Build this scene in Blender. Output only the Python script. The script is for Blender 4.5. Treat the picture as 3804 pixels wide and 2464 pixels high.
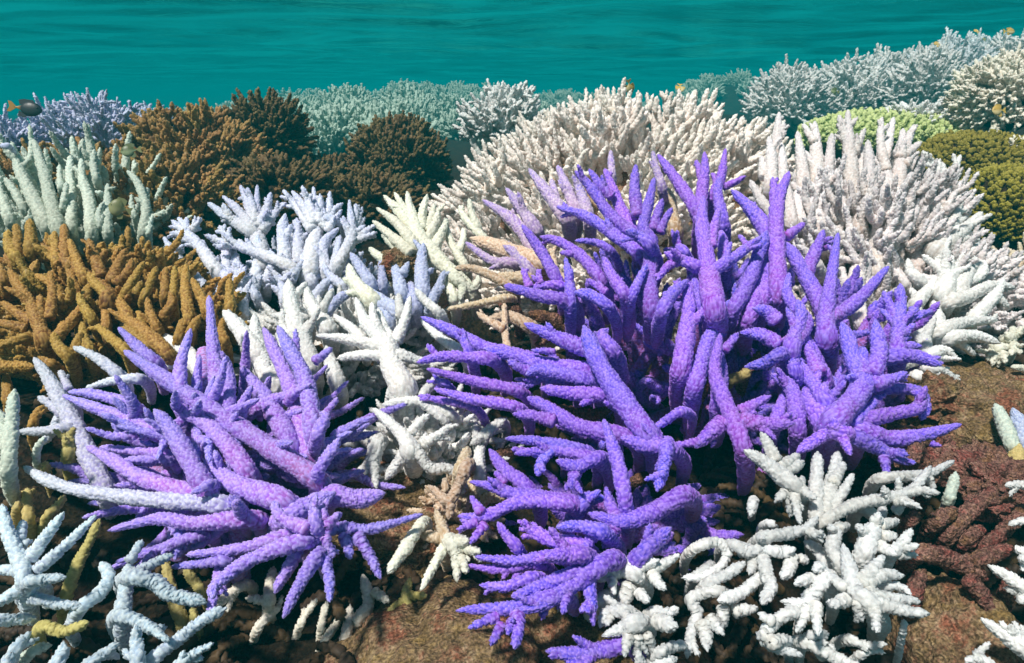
import bpy, math, random
import numpy as np
from mathutils import Vector, Matrix, noise as mnoise
for o in list(bpy.data.objects):
    bpy.data.objects.remove(o)
S = bpy.context.scene
COL = S.collection
R = math.radians

# ---------------------------------------------------------------- camera
CAMZ = 1.0
PITCH = R(19.0)
HFOV = R(75.0)
cd = bpy.data.cameras.new('camera')
cam = bpy.data.objects.new('camera', cd)
COL.objects.link(cam)
cam.location = (0, 0, CAMZ)
cam.rotation_euler = (R(90) - PITCH, 0, 0)
cd.sensor_fit = 'HORIZONTAL'
cd.angle = HFOV
cd.clip_start = 0.02
cd.clip_end = 400
S.camera = cam

# ---------------------------------------------------------------- light
SUN_EL, SUN_AZ = 60.0, 222.0        # azimuth clockwise from +Y: the sun stands behind and to the left of the viewer
W = bpy.data.worlds.new('World')
S.world = W
W.use_nodes = True
nt = W.node_tree
nt.nodes.clear()
sky = nt.nodes.new('ShaderNodeTexSky')
sky.sky_type = 'NISHITA'
sky.sun_disc = False
sky.sun_elevation = R(SUN_EL)
sky.sun_rotation = R(SUN_AZ)
bg = nt.nodes.new('ShaderNodeBackground')
bg.inputs['Strength'].default_value = 0.08
wo = nt.nodes.new('ShaderNodeOutputWorld')
nt.links.new(sky.outputs[0], bg.inputs['Color'])
nt.links.new(bg.outputs[0], wo.inputs['Surface'])
sl = bpy.data.lights.new('sun', 'SUN')
sl.energy = 4.8
sl.angle = R(5)
sl.color = (1.0, 0.95, 0.87)
sun = bpy.data.objects.new('sun', sl)
COL.objects.link(sun)
sdir = Vector((math.sin(R(SUN_AZ)) * math.cos(R(SUN_EL)), math.cos(R(SUN_AZ)) * math.cos(R(SUN_EL)), math.sin(R(SUN_EL))))
sun.rotation_euler = (-sdir).to_track_quat('-Z', 'Y').to_euler()
S.view_settings.view_transform = 'Standard'
S.view_settings.look = 'None'
S.view_settings.exposure = 0.15
S.view_settings.gamma = 1.0
try:
    S.cycles.max_bounces = 8
    S.cycles.diffuse_bounces = 3
    S.cycles.glossy_bounces = 2
    S.cycles.transparent_max_bounces = 8
    S.cycles.volume_bounces = 1
    S.cycles.use_denoising = True
except Exception:
    pass

# ---------------------------------------------------------------- photo geometry -> world
SW, SH = 3804.0, 2464.0
FOC = SW / 2 / math.tan(HFOV / 2)
FW = np.array((0, math.cos(PITCH), -math.sin(PITCH)))
UP = np.array((0, math.sin(PITCH), math.cos(PITCH)))
RT = np.array((1.0, 0, 0))
CAM = np.array((0, 0, CAMZ))
def P(x, y, d):
    """point seen at (x, y) of the photograph at distance d along the viewing axis"""
    return CAM + d * (FW + RT * ((x - SW / 2) / FOC) - UP * ((y - SH / 2) / FOC))
V = SW / 2380.0
def PV(x, y, d):
    return P(x * V, y * V, d)
def ppm(p):
    """how many picture dots one metre covers at p (sets how finely a surface is built)"""
    return 1024 / SW * FOC / max(0.15, float(np.dot(np.asarray(p) - CAM, FW)))

# ---------------------------------------------------------------- materials
def nodes(name):
    m = bpy.data.materials.new(name)
    m.use_nodes = True
    n = m.node_tree.nodes
    n.clear()
    out = n.new('ShaderNodeOutputMaterial')
    return m, n, m.node_tree.links, out
def srgb(r, g, b):
    return tuple(((c / 255) / 12.92 if c / 255 <= .04045 else ((c / 255 + .055) / 1.055) ** 2.4) for c in (r, g, b)) + (1,)
def coral_mat(name, base, mid, tip, top, amount=.55, rough=.62, sss=.22, grain=240.0, bump=.0, pos=(.0, .42, .95), var=.18):
    """pigment runs from base to tip of each branch; the little cups on the skin are paler (top)"""
    m, n, L, out = nodes(name)
    at = n.new('ShaderNodeAttribute'); at.attribute_name = 'tip'
    ab = n.new('ShaderNodeAttribute'); ab.attribute_name = 'cup'
    tc = n.new('ShaderNodeTexCoord')
    nz = n.new('ShaderNodeTexNoise'); nz.inputs['Scale'].default_value = 22; nz.inputs['Detail'].default_value = 4
    L.new(tc.outputs['Object'], nz.inputs['Vector'])
    ma = n.new('ShaderNodeMath'); ma.operation = 'MULTIPLY_ADD'
    ma.inputs[1].default_value = var * 2; ma.inputs[2].default_value = -var
    L.new(nz.outputs['Fac'], ma.inputs[0])
    ad = n.new('ShaderNodeMath'); ad.operation = 'ADD'
    L.new(at.outputs['Fac'], ad.inputs[0]); L.new(ma.outputs[0], ad.inputs[1])
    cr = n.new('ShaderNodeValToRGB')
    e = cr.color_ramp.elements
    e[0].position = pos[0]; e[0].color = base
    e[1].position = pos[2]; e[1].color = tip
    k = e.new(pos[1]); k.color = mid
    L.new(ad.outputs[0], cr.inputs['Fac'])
    mx = n.new('ShaderNodeMix'); mx.data_type = 'RGBA'
    mm = n.new('ShaderNodeMath'); mm.operation = 'MULTIPLY'; mm.inputs[1].default_value = min(1, amount * 1.7)
    L.new(ab.outputs['Fac'], mm.inputs[0])
    L.new(mm.outputs[0], mx.inputs['Factor'])
    L.new(cr.outputs['Color'], mx.inputs['A'])
    mx.inputs['B'].default_value = top
    # small blotches of wear
    n2 = n.new('ShaderNodeTexNoise'); n2.inputs['Scale'].default_value = grain; n2.inputs['Detail'].default_value = 3
    L.new(tc.outputs['Object'], n2.inputs['Vector'])
    hs = n.new('ShaderNodeHueSaturation')
    mr = n.new('ShaderNodeMapRange'); mr.inputs['From Min'].default_value = .3; mr.inputs['From Max'].default_value = .7
    mr.inputs['To Min'].default_value = .78; mr.inputs['To Max'].default_value = 1.12
    L.new(n2.outputs['Fac'], mr.inputs['Value'])
    oi = n.new('ShaderNodeObjectInfo')
    tn = n.new('ShaderNodeMapRange'); tn.inputs['To Min'].default_value = .80; tn.inputs['To Max'].default_value = 1.08
    L.new(oi.outputs['Random'], tn.inputs['Value'])
    tm = n.new('ShaderNodeMath'); tm.operation = 'MULTIPLY'
    L.new(mr.outputs[0], tm.inputs[0]); L.new(tn.outputs[0], tm.inputs[1])
    L.new(tm.outputs[0], hs.inputs['Value'])
    hu = n.new('ShaderNodeMath'); hu.operation = 'MULTIPLY_ADD'; hu.inputs[1].default_value = .026; hu.inputs[2].default_value = .487
    fr = n.new('ShaderNodeMath'); fr.operation = 'FRACT'
    f7 = n.new('ShaderNodeMath'); f7.operation = 'MULTIPLY'; f7.inputs[1].default_value = 7.31
    L.new(oi.outputs['Random'], f7.inputs[0]); L.new(f7.outputs[0], fr.inputs[0]); L.new(fr.outputs[0], hu.inputs[0])
    L.new(hu.outputs[0], hs.inputs['Hue'])
    L.new(mx.outputs['Result'], hs.inputs['Color'])
    p = n.new('ShaderNodeBsdfPrincipled')
    L.new(hs.outputs[0], p.inputs['Base Color'])
    p.inputs['Roughness'].default_value = rough
    p.inputs['Specular IOR Level'].default_value = .25
    if sss:
        p.inputs['Subsurface Weight'].default_value = sss
        p.inputs['Subsurface Radius'].default_value = (1, .7, .6)
        p.inputs['Subsurface Scale'].default_value = .009
    if bump:
        vo = n.new('ShaderNodeTexVoronoi'); vo.inputs['Scale'].default_value = 190
        L.new(tc.outputs['Object'], vo.inputs['Vector'])
        bp = n.new('ShaderNodeBump'); bp.inputs['Strength'].default_value = bump; bp.inputs['Distance'].default_value = .004
        bp.invert = True
        L.new(vo.outputs['Distance'], bp.inputs['Height'])
        L.new(bp.outputs[0], p.inputs['Normal'])
    L.new(p.outputs[0], out.inputs['Surface'])
    return m
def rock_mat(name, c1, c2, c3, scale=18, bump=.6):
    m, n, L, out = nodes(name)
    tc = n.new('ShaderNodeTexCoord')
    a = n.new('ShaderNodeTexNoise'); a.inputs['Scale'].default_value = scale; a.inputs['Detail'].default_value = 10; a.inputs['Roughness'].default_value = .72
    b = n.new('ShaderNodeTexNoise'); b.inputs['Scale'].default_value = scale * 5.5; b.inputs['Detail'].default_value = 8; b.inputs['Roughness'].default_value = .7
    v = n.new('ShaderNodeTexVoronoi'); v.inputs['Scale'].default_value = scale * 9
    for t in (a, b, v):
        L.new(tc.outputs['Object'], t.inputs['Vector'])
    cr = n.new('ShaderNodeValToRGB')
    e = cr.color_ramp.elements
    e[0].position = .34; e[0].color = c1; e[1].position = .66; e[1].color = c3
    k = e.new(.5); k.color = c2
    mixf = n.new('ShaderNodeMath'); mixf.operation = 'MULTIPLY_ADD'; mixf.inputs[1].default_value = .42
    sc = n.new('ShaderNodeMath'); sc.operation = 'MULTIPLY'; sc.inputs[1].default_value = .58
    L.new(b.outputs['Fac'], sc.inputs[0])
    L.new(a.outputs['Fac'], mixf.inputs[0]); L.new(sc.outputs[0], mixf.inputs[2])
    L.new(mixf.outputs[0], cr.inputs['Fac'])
    p = n.new('ShaderNodeBsdfPrincipled')
    p.inputs['Roughness'].default_value = .85
    p.inputs['Specular IOR Level'].default_value = .2
    g1 = n.new('ShaderNodeTexNoise'); g1.inputs['Scale'].default_value = scale * .9; g1.inputs['Detail'].default_value = 9; g1.inputs['Roughness'].default_value = .8
    ofs = n.new('ShaderNodeMapping'); ofs.inputs['Location'].default_value = (3.1, 7.7, 1.3)
    L.new(tc.outputs['Object'], ofs.inputs['Vector']); L.new(ofs.outputs[0], g1.inputs['Vector'])
    gr = n.new('ShaderNodeValToRGB'); ge = gr.color_ramp.elements
    ge[0].position = .40; ge[0].color = (1.15, .55, .55, 1); ge[1].position = .62; ge[1].color = (.95, .90, .50, 1)
    gk = ge.new(.5); gk.color = (1, 1, 1, 1)
    L.new(g1.outputs['Fac'], gr.inputs['Fac'])
    gm = n.new('ShaderNodeMix'); gm.data_type = 'RGBA'; gm.blend_type = 'MULTIPLY'; gm.inputs['Factor'].default_value = .85
    L.new(cr.outputs['Color'], gm.inputs['A']); L.new(gr.outputs['Color'], gm.inputs['B'])
    n5 = n.new('ShaderNodeTexNoise'); n5.inputs['Scale'].default_value = scale * 13; n5.inputs['Detail'].default_value = 3
    L.new(tc.outputs['Object'], n5.inputs['Vector'])
    r5 = n.new('ShaderNodeMapRange'); r5.inputs['From Min'].default_value = .35; r5.inputs['From Max'].default_value = .65; r5.inputs['To Min'].default_value = .45; r5.inputs['To Max'].default_value = 1.35
    L.new(n5.outputs['Fac'], r5.inputs['Value'])
    h5 = n.new('ShaderNodeHueSaturation')
    L.new(r5.outputs[0], h5.inputs['Value']); L.new(gm.outputs['Result'], h5.inputs['Color'])
    L.new(h5.outputs[0], p.inputs['Base Color'])
    h = n.new('ShaderNodeMath'); h.operation = 'MULTIPLY_ADD'; h.inputs[1].default_value = .6
    L.new(v.outputs['Distance'], h.inputs[0]); L.new(b.outputs['Fac'], h.inputs[2])
    bp = n.new('ShaderNodeBump'); bp.inputs['Strength'].default_value = bump; bp.inputs['Distance'].default_value = .012
    L.new(h.outputs[0], bp.inputs['Height'])
    L.new(bp.outputs[0], p.inputs['Normal'])
    L.new(p.outputs[0], out.inputs['Surface'])
    return m
def lin(r, g, b): return (r, g, b, 1)
M = {}
M['purple'] = coral_mat('purple_coral', lin(.46, .10, .34), lin(.26, .055, .52), lin(.13, .08, .80), lin(.44, .27, .92), .5, pos=(.05, .5, 1), sss=.35, var=.32)
M['violet'] = coral_mat('violet_coral', lin(.52, .17, .42), lin(.30, .10, .60), lin(.26, .22, .85), lin(.52, .40, .95), .5, pos=(.05, .55, 1), sss=.35, var=.32)
M['paleviolet'] = coral_mat('pale_violet_coral', lin(.26, .13, .62), lin(.36, .34, .66), lin(.52, .60, .68), lin(.75, .76, .85), .5)
M['lilac'] = coral_mat('lilac_coral', lin(.52, .32, .20), lin(.46, .29, .48), lin(.27, .19, .70), lin(.72, .60, .72), .5)
M['cream'] = coral_mat('cream_coral', lin(.50, .27, .15), lin(.80, .63, .51), lin(.90, .80, .73), lin(.92, .86, .80), .5, pos=(0, .38, .8))
M['rosewhite'] = coral_mat('rose_white_coral', lin(.46, .28, .18), lin(.68, .55, .48), lin(.70, .64, .68), lin(.82, .78, .77), .5, pos=(0, .4, .9))
M['bluewhite'] = coral_mat('blue_white_coral', lin(.58, .53, .45), lin(.70, .70, .73), lin(.46, .53, .84), lin(.76, .79, .92), .4, pos=(0, .5, 1))
M['slate'] = coral_mat('slate_blue_coral', lin(.66, .62, .60), lin(.44, .47, .66), lin(.30, .36, .66), lin(.62, .66, .84), .5)
M['lemon'] = coral_mat('lemon_white_coral', lin(.48, .33, .16), lin(.68, .65, .50), lin(.76, .76, .66), lin(.86, .86, .72), .5)
M['white'] = coral_mat('white_coral', lin(.52, .38, .26), lin(.68, .63, .57), lin(.74, .74, .74), lin(.84, .84, .82), .5, pos=(0, .35, .9))
M['knobwhite'] = coral_mat('bone_white_coral', lin(.46, .38, .26), lin(.62, .59, .53), lin(.66, .68, .71), lin(.76, .76, .74), .4, pos=(0, .3, .9))
M['mint'] = coral_mat('mint_white_coral', lin(.26, .25, .14), lin(.44, .49, .41), lin(.48, .60, .55), lin(.66, .72, .60), .5)
M['ice'] = coral_mat('dimmed_ice_blue_coral', lin(.16, .17, .15), lin(.34, .37, .52), lin(.42, .58, .70), lin(.66, .76, .80), .6)  # grey-blue pigment, darkened to paint in the dim light of its corner
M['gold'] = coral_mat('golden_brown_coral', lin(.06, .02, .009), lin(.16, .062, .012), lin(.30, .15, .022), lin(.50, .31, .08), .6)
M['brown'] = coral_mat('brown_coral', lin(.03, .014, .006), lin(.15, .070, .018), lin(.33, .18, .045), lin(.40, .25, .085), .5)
M['shaded_brown'] = coral_mat('painted_shade_brown_coral', lin(.007, .005, .003), lin(.030, .018, .007), lin(.17, .11, .040), lin(.13, .085, .03), .5)  # brown with the shade on the bush fronts painted in as near-black
M['tan'] = coral_mat('tan_coral', lin(.30, .14, .06), lin(.46, .25, .11), lin(.58, .41, .26), lin(.74, .60, .46), .6)
M['ochre'] = coral_mat('ochre_coral', lin(.22, .15, .03), lin(.38, .28, .06), lin(.5, .42, .16), lin(.55, .46, .18), .5)
M['lavender'] = coral_mat('lavender_coral', lin(.30, .30, .42), lin(.46, .48, .68), lin(.50, .56, .80), lin(.62, .66, .85), .4)
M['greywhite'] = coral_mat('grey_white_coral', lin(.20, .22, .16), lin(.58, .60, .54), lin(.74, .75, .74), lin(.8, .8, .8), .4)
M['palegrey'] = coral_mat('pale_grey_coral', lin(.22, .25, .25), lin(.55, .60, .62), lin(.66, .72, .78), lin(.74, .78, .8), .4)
M['straw'] = coral_mat('straw_white_coral', lin(.20, .13, .05), lin(.58, .50, .36), lin(.80, .75, .64), lin(.84, .8, .7), .4)
M['lime'] = coral_mat('lime_coral', lin(.20, .28, .08), lin(.40, .52, .16), lin(.50, .60, .24), lin(.55, .64, .3), .4)
M['olive'] = coral_mat('olive_coral', lin(.022, .02, .002), lin(.13, .105, .008), lin(.30, .24, .025), lin(.32, .26, .045), .3, pos=(0, .5, 1))
M['peach'] = coral_mat('peach_coral', lin(.45, .26, .12), lin(.66, .50, .32), lin(.78, .66, .50), lin(.82, .72, .58), .4)
M['hazy_farcoral'] = coral_mat('haze_tinted_thicket_coral', lin(.10, .14, .11), lin(.30, .40, .34), lin(.45, .58, .50), lin(.5, .6, .52), .2, sss=0)  # pale coral with the water's teal haze mixed into its colours
M['farblue'] = coral_mat('blue_thicket_coral', lin(.04, .08, .10), lin(.10, .24, .34), lin(.16, .4, .55), lin(.2, .5, .6), .2, sss=0)
M['rock'] = rock_mat('reef_rock', lin(.05, .03, .016), lin(.30, .20, .11), lin(.60, .45, .29), 26, .8)
M['redrock'] = rock_mat('pink_algae_rock', lin(.05, .024, .02), lin(.30, .155, .125), lin(.58, .36, .28), 34, .8)
M['floor'] = rock_mat('shade_dark_floor', lin(.006, .004, .003), lin(.026, .017, .010), lin(.085, .055, .028), 14, 1.0)  # near-black colours stand in for the deep shade between the corals
M['tanbase'] = rock_mat('tan_crust', lin(.16, .09, .05), lin(.36, .23, .14), lin(.55, .42, .30), 26)
M['basecrust'] = rock_mat('coral_crust', lin(.05, .03, .018), lin(.14, .08, .045), lin(.26, .16, .09), 22)
M['rubble'] = coral_mat('rubble_bits', lin(.006, .004, .003), lin(.035, .018, .011), lin(.15, .095, .035), lin(.11, .075, .045), .4, sss=0, var=.25)
M['crustdark'] = rock_mat('dark_crust', lin(.010, .007, .004), lin(.03, .02, .010), lin(.07, .045, .02), 22)

# ---------------------------------------------------------------- object helpers
def mesh_obj(name, verts, faces4, attrs, mat, parent=None, smooth=True, tris=None):
    me = bpy.data.meshes.new(name)
    nv = len(verts)
    me.vertices.add(nv)
    me.vertices.foreach_set('co', np.asarray(verts, np.float32).ravel())
    f4 = np.asarray(faces4, np.int32).reshape(-1, 4)
    t3 = np.asarray(tris if tris is not None else [], np.int32).reshape(-1, 3)
    loops = np.concatenate([f4.ravel(), t3.ravel()])
    me.loops.add(len(loops))
    me.loops.foreach_set('vertex_index', loops)
    st = np.concatenate([np.arange(len(f4)) * 4, len(f4) * 4 + np.arange(len(t3)) * 3]).astype(np.int32)
    me.polygons.add(len(st))
    me.polygons.foreach_set('loop_start', st)
    me.polygons.foreach_set('use_smooth', np.full(len(st), smooth))
    for k, v in (attrs or {}).items():
        a = me.attributes.new(k, 'FLOAT', 'POINT')
        a.data.foreach_set('value', np.asarray(v, np.float32))
    me.update(calc_edges=True)
    me.validate()
    me.materials.append(mat)
    o = bpy.data.objects.new(name, me)
    COL.objects.link(o)
    if parent is not None:
        o.parent = parent
        o.matrix_parent_inverse = Matrix.Translation(-Vector(parent.location))
    return o
def thing(name, label, cat, loc, group=None):
    o = bpy.data.objects.new(name, None)
    o.empty_display_size = .05
    COL.objects.link(o)
    o.location = Vector(loc)
    o['label'] = label
    o['category'] = cat
    if group: o['group'] = group
    return o
def tag(o, label=None, cat=None, group=None, kind=None):
    if label: o['label'] = label
    if cat: o['category'] = cat
    if group: o['group'] = group
    if kind: o['kind'] = kind
    return o

# ---------------------------------------------------------------- sea floor
CTRL = []          # world points the floor passes through
for (x, y, d) in [(1000, 1460, .72), (600, 1500, .72), (150, 1500, .74), (1500, 1500, .74), (2230, 1440, .78), (1900, 1530, .76),
                  (1850, 1200, .88), (2250, 1150, .88), (2180, 950, 1.05), (2350, 720, 1.35), (1000, 1150, .92), (780, 1150, .94),
                  (1300, 1250, .86), (1600, 1150, .98), (1550, 950, 1.16), (1850, 900, 1.16), (250, 1150, .92), (80, 900, 1.08), (650, 950, 1.16),
                  (1000, 900, 1.2), (300, 800, 1.3), (650, 760, 1.4), (950, 660, 1.5), (100, 620, 1.6), (350, 520, 1.9), (820, 560, 1.9), (800, 450, 2.6),
                  (1500, 620, 1.7), (1450, 420, 2.0), (2050, 620, 1.6), (2250, 480, 2.0), (2200, 340, 2.5), (1900, 320, 5.2), (2350, 255, 5.2),
                  (60, 400, 2.4), (300, 380, 2.6), (720, 380, 4.2), (1000, 330, 6), (1700, 270, 6.5)]:
    CTRL.append(PV(x, y, d))
CTRL += [np.array(p) for p in ((-3, 1.5, .5), (3, 1.2, .62), (3.5, 3.2, .95), (-4, 4, .55), (0, 0, .5), (-1, 0, .5), (1, 0, .52), (0, -3, .45), (6, 5, .9), (-7, 8, .45),
                               (0, 12, .42), (8, 10, .6), (-8, 14, .4), (12, 16, .5), (0, 22, .35), (-20, 20, .3), (20, 24, .4), (0, 45, .1), (-40, 45, 0), (40, 45, .1), (0, 90, -.3), (-60, 90, -.3), (60, 90, -.3), (-65, 10, .1), (65, 10, .4), (24, 2, .6), (-24, 2, .4), (24, -3, .6), (-24, -3, .4))]
CTRL = np.array(CTRL)
HILLS = [(-4.2, 14, .42, 2.4, 1.5), (-1.1, 13, .60, 2.0, 1.4), (4.1, 13.5, .72, 1.3, 1.0), (1.2, 15, .48, 1.3, 1.2), (-1.8, 8.6, .27, 1.5, 1.0), (-1.7, 7.4, .06, 1.1, .6), (-1.5, 6.2, .06, 1.0, .6), (-1.2, 5.2, .05, .7, .45)]
def floor_z(X, Y):
    X = np.asarray(X, float); Y = np.asarray(Y, float)
    sh = X.shape
    q = np.stack([X.ravel(), Y.ravel()], 1)
    out = np.empty(len(q))
    for i in range(0, len(q), 20000):
        b = q[i:i + 20000]
        d2 = ((b[:, None, :] - CTRL[None, :, :2]) ** 2).sum(2)
        w = 1 / (d2 + .004 * (1 + np.abs(b[:, None, 1])) ** 1.5) ** 1.8
        out[i:i + 20000] = (w * CTRL[None, :, 2]).sum(1) / w.sum(1)
    for hx, hy, hh, sx, sy in HILLS:
        out += hh * np.exp(-((q[:, 0] - hx) / sx) ** 2 - ((q[:, 1] - hy) / sy) ** 2)
    return out.reshape(sh)
def grow(a, b, n, p):
    return a + (b - a) * np.linspace(0, 1, n) ** p
xs = np.concatenate([-grow(0, 68, 210, 2.5)[::-1][:-1], grow(0, 68, 210, 2.5)])
ys = np.concatenate([np.linspace(-2.8, 0.2, 24)[:-1], grow(.2, 92, 350, 2.6)])
GX, GY = np.meshgrid(xs, ys)
GZ = floor_z(GX, GY)
rng = np.random.RandomState(3)
def fbm(X, Y, s, o):
    """sum of sines in random directions, a cheap uneven field"""
    r = np.random.RandomState(o); z = np.zeros_like(X)
    for k in range(14):
        a = r.uniform(0, 2 * math.pi); f = s * 1.32 ** k
        z += math.pow(.8, k) * np.sin(X * f * math.cos(a) + Y * f * math.sin(a) + r.uniform(0, 6.3) + 1.3 * np.sin(.6 * f * (Y * math.cos(a) - X * math.sin(a))))
    return z / 3
GZ = GZ + .018 * fbm(GX, GY, 9, 5) * np.clip(GY, .2, 1.5)
nx, ny = len(xs), len(ys)
idx = np.arange(nx * ny).reshape(ny, nx)
q4 = np.stack([idx[:-1, :-1], idx[:-1, 1:], idx[1:, 1:], idx[1:, :-1]], -1).reshape(-1, 4)
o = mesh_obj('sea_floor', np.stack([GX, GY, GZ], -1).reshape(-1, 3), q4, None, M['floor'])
tag(o, 'rubble reef floor between the corals, crevice shade painted dark', None, None, 'structure')

# ---------------------------------------------------------------- water surface, seen from below
m, n, L, out = nodes('water_surface')
tc = n.new('ShaderNodeTexCoord')
mp = n.new('ShaderNodeMapping'); mp.inputs['Rotation'].default_value = (0, 0, R(28)); mp.inputs['Scale'].default_value = (1.0, 1.5, 1)
L.new(tc.outputs['Object'], mp.inputs['Vector'])
n1 = n.new('ShaderNodeTexNoise'); n1.inputs['Scale'].default_value = .75; n1.inputs['Detail'].default_value = 5; n1.inputs['Distortion'].default_value = 2.6
L.new(mp.outputs[0], n1.inputs['Vector'])
bp = n.new('ShaderNodeBump'); bp.inputs['Strength'].default_value = .38; bp.inputs['Distance'].default_value = .09
L.new(n1.outputs['Fac'], bp.inputs['Height'])
lw = n.new('ShaderNodeLayerWeight'); lw.inputs['Blend'].default_value = .5
L.new(bp.outputs[0], lw.inputs['Normal'])
mr = n.new('ShaderNodeMapRange'); mr.inputs['From Min'].default_value = .16; mr.inputs['From Max'].default_value = .60
mr.inputs['To Min'].default_value = .06; mr.inputs['To Max'].default_value = 1.0
L.new(lw.outputs['Facing'], mr.inputs['Value'])
tr = n.new('ShaderNodeBsdfTransparent'); tr.inputs['Color'].default_value = (1, 1, 1, 1)
gl = n.new('ShaderNodeBsdfGlossy'); gl.inputs['Color'].default_value = (.06, .74, .76, 1); gl.inputs['Roughness'].default_value = .10
L.new(bp.outputs[0], gl.inputs['Normal'])
tl = n.new('ShaderNodeBsdfTranslucent'); tl.inputs['Color'].default_value = (.002, .19, .19, 1)
L.new(bp.outputs[0], tl.inputs['Normal'])
a1 = n.new('ShaderNodeMixShader')
n3 = n.new('ShaderNodeTexNoise'); n3.inputs['Scale'].default_value = .33; n3.inputs['Detail'].default_value = 4; n3.inputs['Distortion'].default_value = 2.2
L.new(mp.outputs[0], n3.inputs['Vector'])
m3 = n.new('ShaderNodeMapRange'); m3.inputs['From Min'].default_value = .35; m3.inputs['From Max'].default_value = .68; m3.inputs['To Min'].default_value = .1; m3.inputs['To Max'].default_value = .95
L.new(n3.outputs['Fac'], m3.inputs['Value']); L.new(m3.outputs[0], a1.inputs[0])
L.new(gl.outputs[0], a1.inputs[1]); L.new(tl.outputs[0], a1.inputs[2])
mx = n.new('ShaderNodeMixShader')
L.new(mr.outputs[0], mx.inputs[0]); L.new(tr.outputs[0], mx.inputs[1]); L.new(a1.outputs[0], mx.inputs[2])
L.new(mx.outputs[0], out.inputs['Surface'])
M['water'] = m
wx = np.concatenate([-grow(0, 67.8, 190, 1.9)[::-1][:-1], grow(0, 67.8, 190, 1.9)])
wy = np.concatenate([np.linspace(-2.8, .5, 12)[:-1], grow(.5, 91.8, 340, 1.8)])
WX, WY = np.meshgrid(wx, wy)
WATER_Z = 1.72
rot = R(30)
WZ = WATER_Z + 0.045 * fbm(WX * math.cos(rot) + WY * math.sin(rot), 1.3 * (WY * math.cos(rot) - WX * math.sin(rot)), .9, 11)
idx = np.arange(WX.size).reshape(WX.shape)
q4 = np.stack([idx[:-1, :-1], idx[:-1, 1:], idx[1:, 1:], idx[1:, :-1]], -1).reshape(-1, 4)
o = mesh_obj('water_surface', np.stack([WX, WY, WZ], -1).reshape(-1, 3), q4, None, m)
tag(o, 'rippled teal underside of the sea surface', None, None, 'structure')

# ---------------------------------------------------------------- the sea water itself: one box of even density
m, n, L, out = nodes('sea_water')
pv = n.new('ShaderNodeVolumePrincipled')
pv.inputs['Color'].default_value = (.0005, .45, .49, 1)
pv.inputs['Density'].default_value = .056
pv.inputs['Anisotropy'].default_value = .0
L.new(pv.outputs[0], out.inputs['Volume'])
v = [(x, y, z) for x in (-68.5, 68.5) for y in (-3.2, 92.5) for z in (-.9, 1.95)]
f = [(0, 1, 3, 2), (4, 6, 7, 5), (0, 4, 5, 1), (2, 3, 7, 6), (0, 2, 6, 4), (1, 5, 7, 3)]
o = mesh_obj('haze', v, f, None, m, None, False)
tag(o, 'teal sea water that far corals fade into', None, None, 'stuff')

# ---------------------------------------------------------------- tubes with cups (coral branches)
RNG = random.Random(11)
def hash2(a, b, s):
    h = np.sin(a * 127.1 + b * 311.7 + s * 74.7) * 43758.5453
    return h - np.floor(h)
def resample(pts, rad, step, up=1):
    pts = np.asarray(pts, float); rad = np.asarray(rad, float)
    if len(pts) > 2:
        e0 = 2 * pts[0] - pts[1]; e1 = 2 * pts[-1] - pts[-2]
        q = np.vstack([e0, pts, e1]); o = []; orad = []
        for i in range(1, len(q) - 2):
            t = np.linspace(0, 1, 9)[:-1, None]
            a, b, c, d = q[i - 1], q[i], q[i + 1], q[i + 2]
            o.append(.5 * ((2 * b) + (-a + c) * t + (2 * a - 5 * b + 4 * c - d) * t ** 2 + (-a + 3 * b - 3 * c + d) * t ** 3))
            orad.append(rad[i - 1] + (rad[i] - rad[i - 1]) * t[:, 0])
        pts = np.vstack(o + [pts[-1:]]); rad = np.concatenate(orad + [rad[-1:]])
    s = np.concatenate([[0], np.cumsum(np.linalg.norm(np.diff(pts, axis=0), axis=1))])
    n = int(np.clip(s[-1] / step, 5, 260)) + 1
    t = np.linspace(0, s[-1], n)
    return np.stack([np.interp(t, s, pts[:, k]) for k in range(3)], 1), np.interp(t, s, rad), t
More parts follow.
